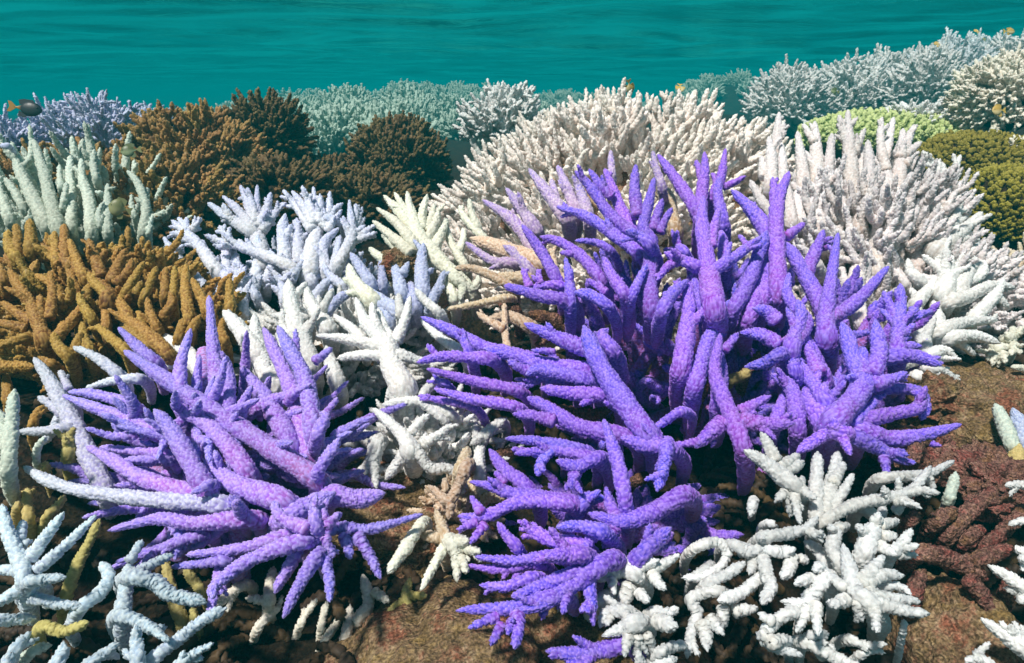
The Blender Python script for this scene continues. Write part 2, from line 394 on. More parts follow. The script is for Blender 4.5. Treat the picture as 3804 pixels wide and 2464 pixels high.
def tube(pts, rad, cup=None, fine=1.0, tip0=0.0, tip1=1.0, wob=.06, point=.20):
    """one tapering branch, closed at a rounded tip and covered in small cups that lean to the tip.
    cup: size of the cups in metres. returns verts, quads, tip attribute, cup attribute"""
    pts = [np.asarray(p, float) for p in pts]
    k = ppm(pts[len(pts) // 2])
    w = max(cup or .0034, 2.5 / k)
    step = w / 2.7 / fine
    c, r, s = resample(pts, rad, step)
    n = len(c); L = s[-1]
    rt = r[-1]
    # rounded end
    r = r * (1 - point * (s / L) ** 1.2)
    capl = min(3.0 * rt, .5 * L)
    u = np.clip((s - (L - capl)) / capl, 0, 1)
    r = r * np.clip(1 - u ** 1.7, .004, 1) ** .68
    cap0 = min(.4 * r[0], .2 * L)
    u = np.clip(1 - s / cap0, 0, 1)
    r = r * np.sqrt(np.clip(1 - u ** 2, .02, 1))
    sd = RNG.uniform(0, 100)
    r = r * (1 + wob * np.sin(s / max(r.max(), 1e-4) * 1.1 + sd) + wob * .6 * np.sin(s / max(r.max(), 1e-4) * 2.7 + 2 * sd))
    rm = float(np.mean(r))
    N = max(4, int(round(2 * math.pi * rm / w)))
    m = int(np.clip(round(N * 2.7 * fine), 8, 84)) // 2 * 2
    t = np.gradient(c, axis=0)
    t /= np.linalg.norm(t, axis=1)[:, None] + 1e-12
    ref = np.array((.3, .2, 1.0)) if abs(t[0][2]) < .9 else np.array((1.0, .2, .1))
    a = np.empty_like(t)
    x = ref - t[0] * np.dot(ref, t[0]); x /= np.linalg.norm(x)
    for i in range(n):
        x = x - t[i] * np.dot(x, t[i]); x /= np.linalg.norm(x) + 1e-12
        a[i] = x
    b = np.cross(t, a)
    th = np.linspace(0, 2 * math.pi, m, endpoint=False)
    rad3 = np.cos(th)[None, :, None] * a[:, None, :] + np.sin(th)[None, :, None] * b[:, None, :]
    # cups on a jittered hexagonal lattice
    U = np.broadcast_to(th[None, :] / (2 * math.pi) * N, (n, m))
    Vv = np.broadcast_to((s / (w * .9))[:, None], (n, m))
    row0 = np.floor(Vv)
    best = np.zeros((n, m))
    for dj in (0, 1):
        j = row0 + dj
        off = .5 * np.mod(j, 2)
        i0 = np.floor(U - off)
        for di in (0, 1):
            i = i0 + di
            im = np.mod(i, N)
            jx = (hash2(im, j, sd) - .5) * .5; jy = (hash2(im, j, sd + 3.3) - .5) * .5
            sz = .75 + .5 * hash2(im, j, sd + 7.7)
            du = (U - (i + off + jx)); dv = (Vv - (j + jy)) * .9
            d2 = (du * du + dv * dv) / (sz * .54) ** 2
            best = np.maximum(best, np.clip(1 - d2, 0, 1) * (.6 + .5 * sz))
    h = .56 * w
    fade = np.clip(r / max(rm, 1e-5) * 1.4, .25, 1)[:, None]
    pos = c[:, None, :] + rad3 * (r[:, None] + h * best * fade)[:, :, None] + t[:, None, :] * (h * .9 * best)[:, :, None]
    verts = pos.reshape(-1, 3)
    idx = np.arange(n * m).reshape(n, m)
    nx = np.roll(idx, -1, axis=1)
    f = np.stack([idx[:-1], nx[:-1], nx[1:], idx[1:]], -1).reshape(-1, 4)
    # close the tip with a fan folded into quads
    last = idx[-1]
    verts = np.vstack([verts, c[-1] + t[-1] * rt * .04])
    ctr = len(verts) - 1
    f2 = np.stack([last[0:m - 1:2], last[1:m:2], np.roll(last, -2)[0:m - 1:2], np.full(len(last[0:m - 1:2]), ctr)], -1) if m % 2 == 0 else np.stack([last[:-1], last[1:], np.full(m - 1, ctr), np.full(m - 1, ctr)], -1)[:0]
    f = np.vstack([f, f2]) if len(f2) else f
    tipa = tip0 + (tip1 - tip0) * (s / L) ** .9
    tipa = np.append(np.repeat(tipa, m), tip1)
    return verts, f, tipa, np.append(best.reshape(-1), .9)
def merge(tubes):
    vs, fs, ta, ca, o = [], [], [], [], 0
    for v, f, t, c in tubes:
        vs.append(v); fs.append(f + o); ta.append(t); ca.append(c); o += len(v)
    return np.vstack(vs), np.vstack(fs), {'tip': np.concatenate(ta), 'cup': np.concatenate(ca)}
def branch_obj(name, tubes, mat, parent):
    v, f, a = merge(tubes)
    return mesh_obj(name, v, f, a, mat, parent)
def unit(v):
    v = np.asarray(v, float)
    return v / (np.linalg.norm(v) + 1e-12)

TILES = {'t1': (0, 0, .5328), 't2': (1268, 0, .5328), 't3': (2536, 0, .5328), 't4': (0, 700, .5576), 't5': (1268, 500, .5576), 't6': (2536, 700, .5576),
         'u1': (0, 1150, .5328), 'u2': (0, 1640, .5343), 'u3': (1268, 1200, .5328), 'u4': (1268, 1640, .5343), 'u5': (2536, 1640, .5343), 'u6': (2536, 1150, .5328),
         'v1': (1900, 500, .4216), 'v2': (0, 400, .2983), 'v3': (560, 640, .5210)}
def traced(name, label, cat, mat, plane, data, group=None, loc=None, spurs=.45, taper=.36, root=.16, cup=None, crust='basecrust', slim=.76):
    """a colony whose branches follow measured outlines. plane = (x, y, depth, depth per 1000 across, depth per 1000 up).
    every line of data is one branch; '|' separates fingers growing from the same branch."""
    x0, y0, d0, ax, ay = plane
    def depth(x, y): return d0 + ax * (x - x0) / 1000 + ay * (y0 - y) / 1000
    loc = P(x0, y0, d0 + .08) if loc is None else loc
    t = thing(name, label, cat, loc, group)
    tile = None
    for line in data.strip().splitlines():
        line = line.strip()
        if not line: continue
        if line[0] == '@':
            tile = TILES[line[1:]]; continue
        layer = 0.0; mm = mat; rooted = True
        while ',' not in line.split(None, 1)[0]:
            w, line = line.split(None, 1)
            if w[0] == '!': mm = w[1:]
            elif w == '-': rooted = False
            else: layer = float(w)
        tubes = []
        for q, poly in enumerate(line.split('|')):
            pts, rad = [], []
            toks = poly.split()
            wander = RNG.uniform(-.02, .02)
            for j, tk in enumerate(toks):
                c = [float(z) for z in tk.split(',')]
                sx, sy = tile[0] + c[0] * tile[2], tile[1] + c[1] * tile[2]
                u = j / max(1, len(toks) - 1)
                d = depth(sx, sy) - layer * .01 + wander * u - (c[3] * .01 if len(c) > 3 else 0)
                pts.append(P(sx, sy, d))
                rad.append(c[2] * tile[2] / FOC * d * slim if len(c) > 2 else None)
            if rad[-1] is None: rad[-1] = rad[0] * taper
            for j in range(1, len(rad) - 1):
                if rad[j] is None:
                    rad[j] = rad[0] + (rad[-1] - rad[0]) * (j / (len(rad) - 1)) ** 1.3
            tip0 = .38
            if q == 0 and rooted:
                away = unit(pts[0] - CAM)
                g = unit(away + np.array((0, 0, -.28)))
                back = unit(pts[0] - pts[1])
                e1 = pts[0] + (g * .82 + back * .18) * root * .4
                e2 = e1 + g * root * .6
                pts = [e2, e1] + pts
                rad = [rad[0] * .55, rad[0] * .9] + rad
                tip0 = -.25
            tubes.append(tube(pts, rad, cup, tip0=tip0))
            # short side shoots near the tips
            while RNG.random() < spurs and len(pts) > 1:
                i = RNG.choice((len(pts) - 1, max(1, len(pts) - 2)))
                u = RNG.uniform(.05, .75)
                p0 = pts[i - 1] * (1 - u) + pts[i] * u
                r0 = rad[i - 1] * (1 - u) + rad[i] * u
                dr = unit(pts[i] - pts[i - 1])
                sd = unit(np.cross(dr, np.array((RNG.gauss(0, 1), RNG.gauss(0, 1), RNG.gauss(0, 1)))))
                ln = r0 * RNG.uniform(1.9, 4.2)
                p1 = p0 + sd * r0 * .7 + dr * ln * .3
                p2 = p0 + sd * (r0 * .7 + ln * .5) + dr * ln * .9
                tubes.append(tube([p0, p1, p2], [r0 * .62, r0 * .52, r0 * .24], cup, tip0=.45, tip1=1))
        branch_obj('branch', tubes, M[mm], t)
    return t

def lump(name, c, rad, mat, parent=None, seed=0, amp=.16, f=2.2, sub=5, flat=None):
    """an uneven boulder"""
    import bmesh
    bm = bmesh.new()
    bmesh.ops.create_icosphere(bm, subdivisions=sub, radius=1)
    for v in bm.verts:
        p = v.co.copy()
        h = mnoise.fractal(p * f + Vector((seed * 7.1, seed * 3.3, 1.7)), 1.0, 2.0, 6)
        h2 = mnoise.fractal(p * f * 6 + Vector((seed, 4.4, 0)), 1.0, 2.0, 4)
        p = p * (1 + amp * h + amp * .3 * h2)
        v.co = Vector((p.x * rad[0], p.y * rad[1], p.z * rad[2]))
    me = bpy.data.meshes.new(name)
    bm.to_mesh(me); bm.free()
    for pl in me.polygons: pl.use_smooth = True
    me.materials.append(mat)
    for a in ('tip', 'cup'):
        me.attributes.new(a, 'FLOAT', 'POINT')
    o = bpy.data.objects.new(name, me)
    COL.objects.link(o)
    o.location = Vector(c)
    if parent is not None:
        o.parent = parent
        o.matrix_parent_inverse = Matrix.Translation(-Vector(parent.location))
    return o

def bush(name, label, cat, mat, c, rad, n, ln, r, nf=4, up=.35, seed=1, group=None, crust='basecrust', zmin=-.15, spread=.7, inner=.6, parts=True, back=.35, cup=None, taper=.45, jit=.12, sub=0, flen=(.32, .6), fstart=(.3, .85), multi=1, into=None):
    """a rounded colony: n branches growing out of an ellipsoid and forking into nf fingers each"""
    rg = random.Random(seed)
    c = np.asarray(c, float); rad = np.asarray(rad, float)
    t = into or (thing(name, label, cat, c - np.array((0, 0, rad[2] * .6)), group) if parts else None)
    if parts and crust and not into:
        lump('base', c - np.array((0, 0, rad[2] * .12)), rad * inner * .93, M[crust], t, seed, .14, 3, 4)
    ga = math.pi * (3 - math.sqrt(5))
    alltubes = []
    vdir = unit(CAM - c)
    k = 0; made = 0
    tot = int(n * 2.2)
    for k in range(tot):
        z = 1 - 2 * (k + .5) / tot
        if z < zmin: continue
        rr = math.sqrt(1 - z * z); a = k * ga + rg.uniform(-.25, .25)
        d = np.array((rr * math.cos(a), rr * math.sin(a), z))
        if np.dot(d, vdir) < -back: continue
        d = unit(d + np.array([rg.gauss(0, jit) for _ in range(3)]))
        tubes = []
        d0 = d
        for q_ in range(multi):
            d = d0 if q_ == 0 else unit(d0 + np.array([rg.gauss(0, 1.05 / math.sqrt(n)) for _ in range(3)]))
            dr = unit(d * rad / rad.max() * (1 - up) + np.array((0, 0, up)) + np.array([rg.gauss(0, .16) for _ in range(3)]))
            end = c + d * rad * rg.uniform(.88, 1.05)
            L = max(ln * rg.uniform(.7, 1.2), .3 * ln)
            st = end - dr * L
            mid = st * .5 + end * .5 + np.array([rg.gauss(0, .05 * L) for _ in range(3)])
            r0 = r * rg.uniform(.85, 1.2)
            deep = st - dr * L * .35
            tubes.append(tube([deep, st, mid, end], [r0, r0, r0 * .8, r0 * taper], cup, tip0=-.2))
            ax = unit(np.cross(dr, (rg.gauss(0, 1), rg.gauss(0, 1), rg.gauss(0, 1))))
            ph = rg.uniform(0, 6.28)
            bx = np.cross(dr, ax)
            for j in range(nf):
                u = rg.uniform(*fstart)
                p0 = st + (end - st) * u
                an = ph + j * 2.4 + rg.uniform(-.4, .4)
                sd = ax * math.cos(an) + bx * math.sin(an)
                fl = L * rg.uniform(*flen)
                fd = unit(dr * .8 + sd * spread)
                p1 = p0 + fd * fl * .5
                p2 = p0 + unit(fd * .75 + dr * .45) * fl
                rf = r0 * rg.uniform(.62, .85) * (1 - .25 * u)
                tubes.append(tube([p0, p1, p2], [rf, rf * .85, rf * taper], cup, tip0=.25 + .2 * u))
                for s_ in range(sub):
                    q0 = p1; sd2 = unit(np.cross(fd, (rg.gauss(0, 1), rg.gauss(0, 1), rg.gauss(0, 1))))
                    q2 = q0 + unit(fd + sd2 * .8) * fl * .45
                    tubes.append(tube([q0, (q0 + q2) / 2, q2], [rf * .7, rf * .62, rf * .4], cup, tip0=.6))
        if parts:
            branch_obj('branch', tubes, M[mat], t)
        else:
            alltubes += tubes
        made += 1
        if made >= 100: break
    if not parts:
        v, f, a = merge(alltubes)
        return mesh_obj(name, v - c, f, a, M[mat])
    return t
# ================================================================ the two purple colonies
big = traced('staghorn_coral', 'large bright purple staghorn coral in front of the cream dome coral', 'coral', 'purple', (2500, 1600, .80, 0, .20), '''
@v1
+2 1230,1550,90 1220,1200,85 1225,950,88 1160,820,70 1220,560,55 1258,382,22 | 1240,860,55 1285,700,45 1332,570,22 | 1300,880,48 1345,770,38 1415,648,18 | 1110,740,65 1085,480,60 1095,268,22
+5 1220,980,78 1120,900,66 1010,845,34,2
1150,1080,75 900,880,70 650,720,60 405,640,26
1100,900,70 880,720,66 700,470,58 565,325,24 | 900,560,50 790,460,48 685,310,20
-1 1090,900,80 960,650,70 880,450,50 820,305,22
-1 880,1030,42 740,950,38 565,935,16
+1 420,1330,72 290,1080,66 190,930,56 95,800,26
800,1300,75 620,1080,66 430,950,55 255,900,28
-3 1660,760,78 1680,500,70 1705,300,48 1700,158,18 | 1690,420,42 1650,300 1625,232,14
-4 1780,560,70 1850,360,50 1885,130,18 | 1850,470,42 1930,440 2060,368,18
-3 1640,700,76 1500,470,70 1380,300,50 1290,178,20
-5 !lilac 1330,480,50 1270,280 1245,150,17
+4 1790,1560,150 1765,1400,136 1735,1180,108 1680,800,78 1690,545,30 | 1760,1000,50 1790,800,44 1830,650,20 | 1690,900,45 1660,800 1620,720,18
-2 1870,800,72 1820,550,58 1830,380,28
+4 1780,1210,72 1980,1070,62 2200,905,28 | 2070,980,30 2040,930 2005,890,14
+3 1640,1180,76 1480,1100,68 1350,1040,40 | 1480,1110,50 1380,1160,44 1285,1280,20
-1 2270,920,100 2200,780,92 2100,650,78 1940,490,28 | 2130,660,36 2145,600,16
+6 1330,1560,78 1420,1400,72 1555,1285,28
+1 1700,1600,85 1640,1420,80 1610,1260,48
+1 1950,1560,82 2090,1300,84 2180,1040,74 2250,850,68
2200,1500,80 2260,1250,80 2300,1000,72
+4 1000,1420,78 880,1240,64 810,1080,26 | 850,1400,45 670,1275,18 | 940,1330,24 935,1240,14
+4 1060,1440,56 1120,1290,46 1195,1145,20
+3 520,1500,66 510,1280,54 475,1085,20
+2 450,1340,52 300,1330,46 150,1370,36 | 160,1360,45 130,1270 95,1180,15 | 260,1330,40 240,1260 232,1190,14
+3 850,1520,72 700,1420,70 560,1390,50
+3 480,1470,92 250,1420,70 0,1350,46 -60,1330,22
-2 1540,1060,60 1480,1000,52 1440,960,40
-2 1880,1150,80 1870,1000,70 1850,850,50
@t6
+1 640,700,78 625,350,72 630,120,62 708,-110,24 | 625,180,46 610,40 600,-70,18 | 680,330,42 740,285 812,233,18
+2 960,1010,92 950,880,80 960,800,66 990,600,50 1035,300,22 | 960,880,62 1150,760,54 1370,522,22
0 940,850,74 870,680,72 790,540,64 690,360,48 | 820,580,56 880,430,48 940,280,22 | 940,400,26 1000,352,13
0 440,870,76 520,640,66 590,440,58
+3 720,1100,86 740,1000,66 790,850,52 770,745,22 | 660,1050,62 520,975,54 385,962,30 | 700,1060,70 820,900 700,720,46 708,566,20 | 640,900,66 560,820 470,800,26
+4 660,1100,60 540,1165,48 416,1190,22
+2 760,1250,70 735,1170,62 715,1085,36
+1 940,1260,68 850,1060,56 790,950,24
+5 1000,1560,112 1150,1400,100 1195,1280,92 1130,1130,72 1100,1000,62 1060,895,24 | 1250,1250,74 1310,1120,70 1300,1000,58 1283,878,24 | 1205,1260,58 1200,1150 1207,1060,26 | 1260,1310,60 1400,1270 1492,1228,20 | 1190,1290,48 1085,1252,22
+1 1430,1120,74 1430,1000,60 1450,800,50 1450,638,22 | 1425,880,44 1380,780 1338,688,18 | 1440,910,50 1560,850 1665,820,18 | 1400,1080,46 1500,1050 1590,1055,20 | 1430,1040,36 1500,970,15
+2 1360,1130,72 1550,1120,66 1718,1178,26
1050,1010,42 1150,975 1252,960,20
+2 1340,1340,46 1560,1350,46 1615,1440,46 1590,1540,44
+1 245,1420,82 245,1200,68 235,968,28 | 270,1090,40 370,965,20
+2 80,1320,78 140,1100,66 220,900,54 325,740,22
+3 -10,1200,90 20,1000,80 40,800,62 30,620,30
@u6
+5 1120,860,80 1000,870,62 880,940,50 795,1000,20 | 1090,840,52 1170,1012,22 | 1060,860,60 1050,760,40,3
+3 1150,880,80 1350,960,70 1480,1030 1602,1080,22 | 1400,1020,44 1430,1160,18
+3 1200,830,84 1450,900,78 1700,870,56 1938,802,20
+1 1580,930,36 1700,930 1800,950,16
+3 1200,800,76 1450,730,64 1630,690,54 1660,600,50 1590,575,46
+4 1200,790,46 1300,690 1368,600,20
+5 420,960,84 345,760,82 285,620,74 225,430,62 262,170,24 | 300,770,72 180,870,66 90,960,54 | 390,720,52 500,660 612,605,22 | 390,780,78 600,800,62 775,795,34 | 345,740,58 420,895,24
+2 800,820,80 760,560,72 620,450,36
+3 1000,660,82 900,500,68 790,345,26 | 960,460,62 880,280 830,150,24
+2 980,800,120 900,650,100 860,520,76
+1 640,800,60 700,640,50 760,520,40
-1 1000,640,60 1080,560 1050,470,40
@u3
0 1350,260,64 1000,170,62 780,60,56 560,-40,20
+2 900,220,52 860,130 845,42,20
+2 1060,260,62 900,240,54 700,235,46 530,275,18 | 680,250,32 640,200 602,150,14
+1 1720,340,84 1400,290,76 1180,220,66 1000,180,56
+4 2150,800,115 2040,650,112 1900,450,106 1780,250,90 1690,20,60 | 1760,200,76 1500,100,60 1280,5,22 | 1500,200,26 1330,190,12
+3 1900,200,80 1820,100,56 1860,40,36
+1 1240,480,54 900,400,48 600,322,18
+2 1220,590,54 900,530,48 652,462,18 | 1160,470,50 1200,450 1240,460,40
0 920,590,38 700,540 540,508,15
740,430,34 660,405,20
+2 1720,410,72 1400,330,60 1290,360,40 | 1320,340,46 1240,310 1160,262,18
+3 2000,800,82 1650,720,76 1450,600,66 1300,520,46 | 1500,690,60 1350,650 1200,635,32
+3 1860,510,70 1600,490,66 1390,455,34 
+1 1560,410,42 1400,390 1240,470,26
+2 2060,720,56 1950,600,52 1820,545,44
+4 1700,900,64 1400,830 1150,806,22
+4 1780,960,64 1500,890 1210,910,22 | 1300,900,30 1190,880,14
+7 1980,1250,70 1920,950,66 1830,676,24
+4 2300,880,76 2100,850,72 1950,800,66
+5 2270,850,64 2250,1000,56 2200,1170,42
+6 2370,620,44 2250,690 2150,755,18
+3 1320,1170,68 1130,1010,60 1033,882,20 | 1150,1130,32 1070,1040,15
+5 1800,940,64 1650,1000,60 1500,960,40 | 1640,1010,60 1600,1150,28
+4 1620,1260,74 1200,1190,64 1050,1140 900,1108,18
+5 1580,1270,64 1250,1250,60 1000,1350,54 820,1348,20 | 980,1330,40 905,1212,18 | 960,1380,36 812,1440,16 | 1010,1390,44 900,1535,18
+3 1650,1300,74 1720,1230,74 1840,1220,60
+4 1500,880,40 1400,960 1370,1060,50
@u4
+5 1680,740,80 1450,680,66 1330,620 1250,553,20
+5 1230,750,54 1150,660 1090,568,22
+7 1830,640,72 1650,590,56 1498,598,24
+6 2373,380,92 2150,500,84 1940,555,72 1720,502,26 | 1920,560,60 1870,440 1840,320,22 | 1920,580,58 1820,740,28 | 1780,600,60 1660,800,30
+5 2060,820,84 2200,680,74 2292,603,30 | 2150,740,54 2240,750 2335,750,20
+8 1700,800,88 1560,790,76,2 1420,812,46,4
+5 1500,800,58 1200,830 938,803,20
+4 1370,850,48 1100,890 880,866,16
+6 1340,950,58 1150,1010 970,998,22
+7 1680,900,70 1400,1000,56 1188,1080,24
+7 1860,830,92 1600,1000,80 1400,1130,56 1188,1190,22
+6 1460,1050,48 1420,1150 1392,1235,24
+7 1500,1080,66 1180,1160,60 1000,1165,44 805,1176,16 | 1100,1210,42 890,1296,18 | 1130,1250,46 1040,1416,24 | 1220,1190,62 1230,1300 1205,1435,30 | 1180,1240,32 1160,1335,16
+6 1720,980,64 1735,1100 1745,1195,40
''', spurs=.5, root=.24)
vio = traced('staghorn_coral', 'violet staghorn coral with long pale tipped branches, beside the bare rock', 'coral', 'violet', (900, 1750, .74, 0, .20), '''
@u1
+2 2160,1150,96 1500,720,84 1100,450,66 868,288,24
+2 1260,580,64 1260,380,50 1330,138,20
1080,370,64 960,260 828,128,20
0 1570,740,80 1500,400,68 1458,-92,22
+1 1600,710,62 1600,480 1578,328,24
0 2020,920,92 1850,620,76 1688,408,32
-1 2160,1000,92 2050,600,76 1900,260,54 1838,130,22
+1 2190,870,84 2130,500,76 2010,260,60 1938,118,26 | 2180,370,42 2240,330 2312,270,18 | 2060,300,34 2062,140,16
+4 2210,880,58 2270,750,54,1 2230,720,44,2 | 2240,760,30 2355,620,14
+4 2230,1110,58 2370,900,38
+3 1720,1120,86 1500,850,74 1330,740 1208,690,28
+4 1430,1250,94 1200,850,76 1078,700,26
0 1120,870,78 800,740,66 440,600,20
-1 920,670,56 650,590 480,575,20
0 1170,1015,46 900,985 700,960,22
+3 1450,1320,82 1000,1180,70 800,1060,58 608,958,24
+1 1160,1050,42 870,1048,24
-2 !paleviolet 720,1230,84 500,780,78 350,500,58 240,338,22 | 480,570,36 420,430,18 | 450,740,42 350,660 268,610,18
-1 !paleviolet 490,830,48 300,850 130,850,24
-3 !paleviolet 830,460,56 680,340 515,262,20
-2 !paleviolet 970,485,46 780,500 600,550,18
-3 !paleviolet 470,700,60 300,940,30
@u2
+3 !paleviolet 1550,440,82 1000,400,66 550,340,52 330,270,48 170,178,24
+4 1980,420,108 1750,340,100 1600,280,86 1420,130,32
+5 1470,300,44 1335,362,18
+3 1740,540,84 1350,570,62 1100,540,52 760,618,18
+2 1400,650,54 1100,750 810,840,16 | 1080,770,30 990,850,15
+2 1250,640,42 1235,730 1218,820,18
+4 2010,650,64 1700,740 1300,790,22
+1 1580,575,58 1440,680 1310,760,22
+6 2120,690,78 1750,820,62 1500,1000 1478,1090,26
+3 1570,830,48 1400,850 1200,872,18
+4 2080,760,62 1960,960 1912,1052,24
+5 2210,790,68 2080,1000 1972,1222,26
+4 2250,810,54 2290,960 2292,1112,24
+7 2200,590,66 2170,430,28 | 2250,600,48 2370,500,20 | 2250,650,42 2320,805,18 | 2160,620,62 1960,530 1900,420,24 | 2260,570,40 2240,440,20
+3 2000,520,115 2180,430,90 2330,360,70
+1 1530,900,46 1490,1050 1462,1200,28
+3 1640,440,58 1600,380,44,2
+4 1680,500,60 1640,420,46,3
@u4
+3 -120,640,60 0,600,54 200,610,46 560,508,16 | 100,640,52 200,800 270,952,22 | 10,640,46 45,740 60,815,22
+1 -60,380,110 120,400,90 300,360,74
''', spurs=.18)
traced('staghorn_coral', 'single purple coral stub poking up from the bottom edge', 'coral', 'purple', (2180, 2420, .60, 0, .15), '''
@u4
1990,1420,74 1820,1450,70 1600,1480,66 1428,1456,26 | 1750,1480,60 1560,1560,40
''', spurs=.5)

# ================================================================ pale colonies round the purple ones
ivory = traced('staghorn_coral', 'ivory staghorn coral with a star of stout fingers between the purple corals', 'coral', 'white', (1450, 1400, .90, 0, .2), '''
@v3
+3 1800,1540,135 1720,1380,122 1690,1240,108 1640,1180,70 1540,1080 1500,1000 1462,898,26 | 1640,1180,62 1590,1050 1580,930,22 | 1740,1220,62 1810,1060 1850,888,22
+2 1720,1210,46 1660,1080 1620,970,18
+3 1640,1250,70 1400,1190 1185,1165,20
+3 1640,1310,62 1450,1310 1330,1330,24
+3 1760,1300,62 1900,1340 1985,1360,24
+1 2220,1290,58 2050,1170 1930,1058,22
2060,1010,54 1960,920 1888,830,20
+1 1780,1010,46 1770,930 1765,868,26
0 1050,1160,92 1000,950,82 980,765,38
0 1260,1120,92 1150,950 1088,798,30
+1 1230,970,42 1265,900 1300,832,20
0 1080,1040,48 950,1030 860,1020,30
+1 770,1320,102 620,1100,84 518,988,24
+1 880,1520,115 760,1250,92 740,1010,34
+1 1000,1400,90 960,1200,80 930,1060,50
1150,1380,100 1100,1200,80 1120,1060,40
+1 1330,1500,90 1280,1350,70 1250,1240,30
-1 400,1480,100 250,1290,84 28,1128,24
-1 190,1330,36 120,1325 60,1330,18
-1 180,1385,36 110,1380 60,1385,18
+1 1500,1180,60 1400,1090 1300,1020,22
+1 700,1240,42 800,1290,44 840,1420,40
@u3
+4 480,900,100 440,800,66 330,690,54 222,598,20 | 470,780,48 560,680 612,640,24 | 550,860,52 680,780 770,708,22
+4 500,860,58 620,1010,56 760,1020,46 880,1152,18
+3 460,900,74 380,1000 310,1092,34
+3 760,640,56 600,560,52 480,545,48 290,570,34
+3 720,680,44 600,590 540,560,34
+3 250,840,90 200,1000,80 60,1100,60
+2 420,560,130 400,480,120 360,380,100
+2 340,500,40 360,440 365,405,22
+2 560,520,50 620,440 680,360,36
+1 1100,700,46 960,800,50 900,850,40
+1 940,790,38 935,720 928,660,18
+1 965,1100,64 960,950,58 970,820,46
+1 1010,790,44 1080,720 1150,668,22
''', spurs=0.3, slim=.70)
tanfrag = traced('coral_fragment', 'small tan and white coral fragment with pointed arms beside bare rock', 'coral', 'tan', (1660, 2010, .72, 0, .2), '''
@u4
+2 !lemon 560,570,46 440,750,62 325,915,30
+2 720,680,66 700,590,46 655,480,22 | 700,680,52 540,640,36
+3 !lemon 760,700,70 800,800,50 805,972,24 | 790,700,56 880,690,40 | 830,800,40 870,910,18 | 850,740,46 965,770,20
+2 !lemon 720,740,50 640,870 555,1030,20
+2 870,170,56 820,300,48 740,410,50 615,310,24 | 770,420,40 745,540,22
+1 830,200,66 860,120,64 880,40,50
+1 720,330,30 722,260,16
''', spurs=.1)
traced('coral_fragment', 'dim olive coral sprigs hanging in shade under the violet coral', 'coral', 'ochre', (900, 2250, .72, 0, .15), '''
@u2
+1 !straw 1870,1110,54 1880,980 1902,875,30 | 1860,1110,42 1715,1090,20 | 1880,1120,40 1850,1190,20
+1 !straw 1690,1000,46 1600,1060 1505,1140,28
!straw 1800,1290,40 1880,1200 1950,1150,26
!straw 2080,1290,30 2130,1200 2200,1100,24
!straw 2230,1310,30 2245,1220 2270,1120,24
!straw 2250,1400,36 2330,1280 2373,1200,30
@u4
!straw 30,1380,50 50,1250 60,1140,30
!straw 130,1230,60 190,1120 150,930,40 | 220,1040,46 330,1115,20
470,1150,46 450,1060 480,950,30 | 460,1080,40 590,1070,18 | 440,1110,40 320,1190,20
@u2
1280,1300,58 1180,1000,50 1150,810,30
1360,1270,44 1335,1160,28
1420,1070,46 1340,960 1280,880,30
''', spurs=.4)
traced('staghorn_coral', 'blue white staghorn coral with feathery fans behind the golden fingers', 'coral', 'bluewhite', (1150, 950, 1.18, 0, .28), '''
@v3
800,660,92 770,500,80 755,400,64 760,95,16 | 740,420,56 620,270 515,172,16 | 745,380,52 690,220 640,98,14 | 750,370,50 720,230 690,112,13 | 765,400,52 820,280 856,148,16 | 790,430,44 880,300 946,218,14 | 800,400,40 845,300 838,190,12
720,430,66 560,330,56 410,220,18 | 560,330,44 515,225,16 | 600,350,40 500,300,14
+1 1130,720,92 1160,520,80 1185,400,64 1160,108,15 | 1160,420,54 1050,260 945,130,15 | 1165,390,54 1090,250 1008,135,14 | 1180,380,50 1130,230 1080,100,14 | 1200,380,46 1210,260 1206,158,14 | 1220,400,46 1270,270 1277,140,15 | 1240,410,42 1300,280 1370,222,13 | 1250,430,38 1360,272,14
+1 1330,670,62 1420,500,56 1435,420,50 1415,200,14 | 1440,420,42 1460,300 1462,228,13 | 1440,430,42 1480,320 1508,252,13 | 1450,450,40 1525,325,14 | 1450,470,40 1540,420 1590,378,14 | 1440,490,36 1540,460 1612,430,13
+1 1330,350,40 1280,350 1230,330,18
+2 480,720,72 340,520,56 260,440,50 255,325,18 | 250,430,40 150,345,14 | 260,420,36 200,328,13 | 280,420,38 346,358,14 | 240,450,34 140,430,14 | 400,590,30 370,490,13
+1 210,640,50 150,560,38 95,465,14 | 180,620,36 190,540,14 | 140,640,36 20,632,15
+3 1010,680,52 750,570,52 560,505,50 430,492,20 | 560,500,36 490,385,16 | 560,520,36 470,540,16 | 900,620,26 960,600,14
+3 1020,720,50 1090,645,18 | 1000,700,40 960,640,14 | 1000,710,36 940,725,14 | 1020,710,34 1030,770,18
0 740,800,64 770,600,56 760,450,40
0 960,640,74 940,420,56 960,300,26
1050,640,60 1050,450 1040,330,28
+1 540,700,46 535,560,40 530,520,30
+1 610,690,40 610,580,26
1250,720,64 1230,520 1340,400,26
+1 1300,700,46 1330,560 1350,450,22
+2 660,1000,66 630,820 610,655,26 | 640,800,40 510,660,18 | 630,820,38 720,720,16
+2 760,900,46 720,820,40 715,765,30 | 730,850,36 790,760,18
+2 960,920,60 930,800 900,720,26 | 930,780,34 830,770,14 | 930,780,34 1000,720,16
+1 830,760,52 870,640 850,560,28
+1 1150,780,56 1100,660,46 1080,560,30
1120,780,60 1220,730,34
+2 520,1000,80 400,850,64 290,690,28
+2 560,820,60 520,730 450,690,26
+1 1170,900,60 1240,800 1310,760,26
+1 1380,820,50 1280,740 1230,660,22
''', spurs=.75, slim=.68)
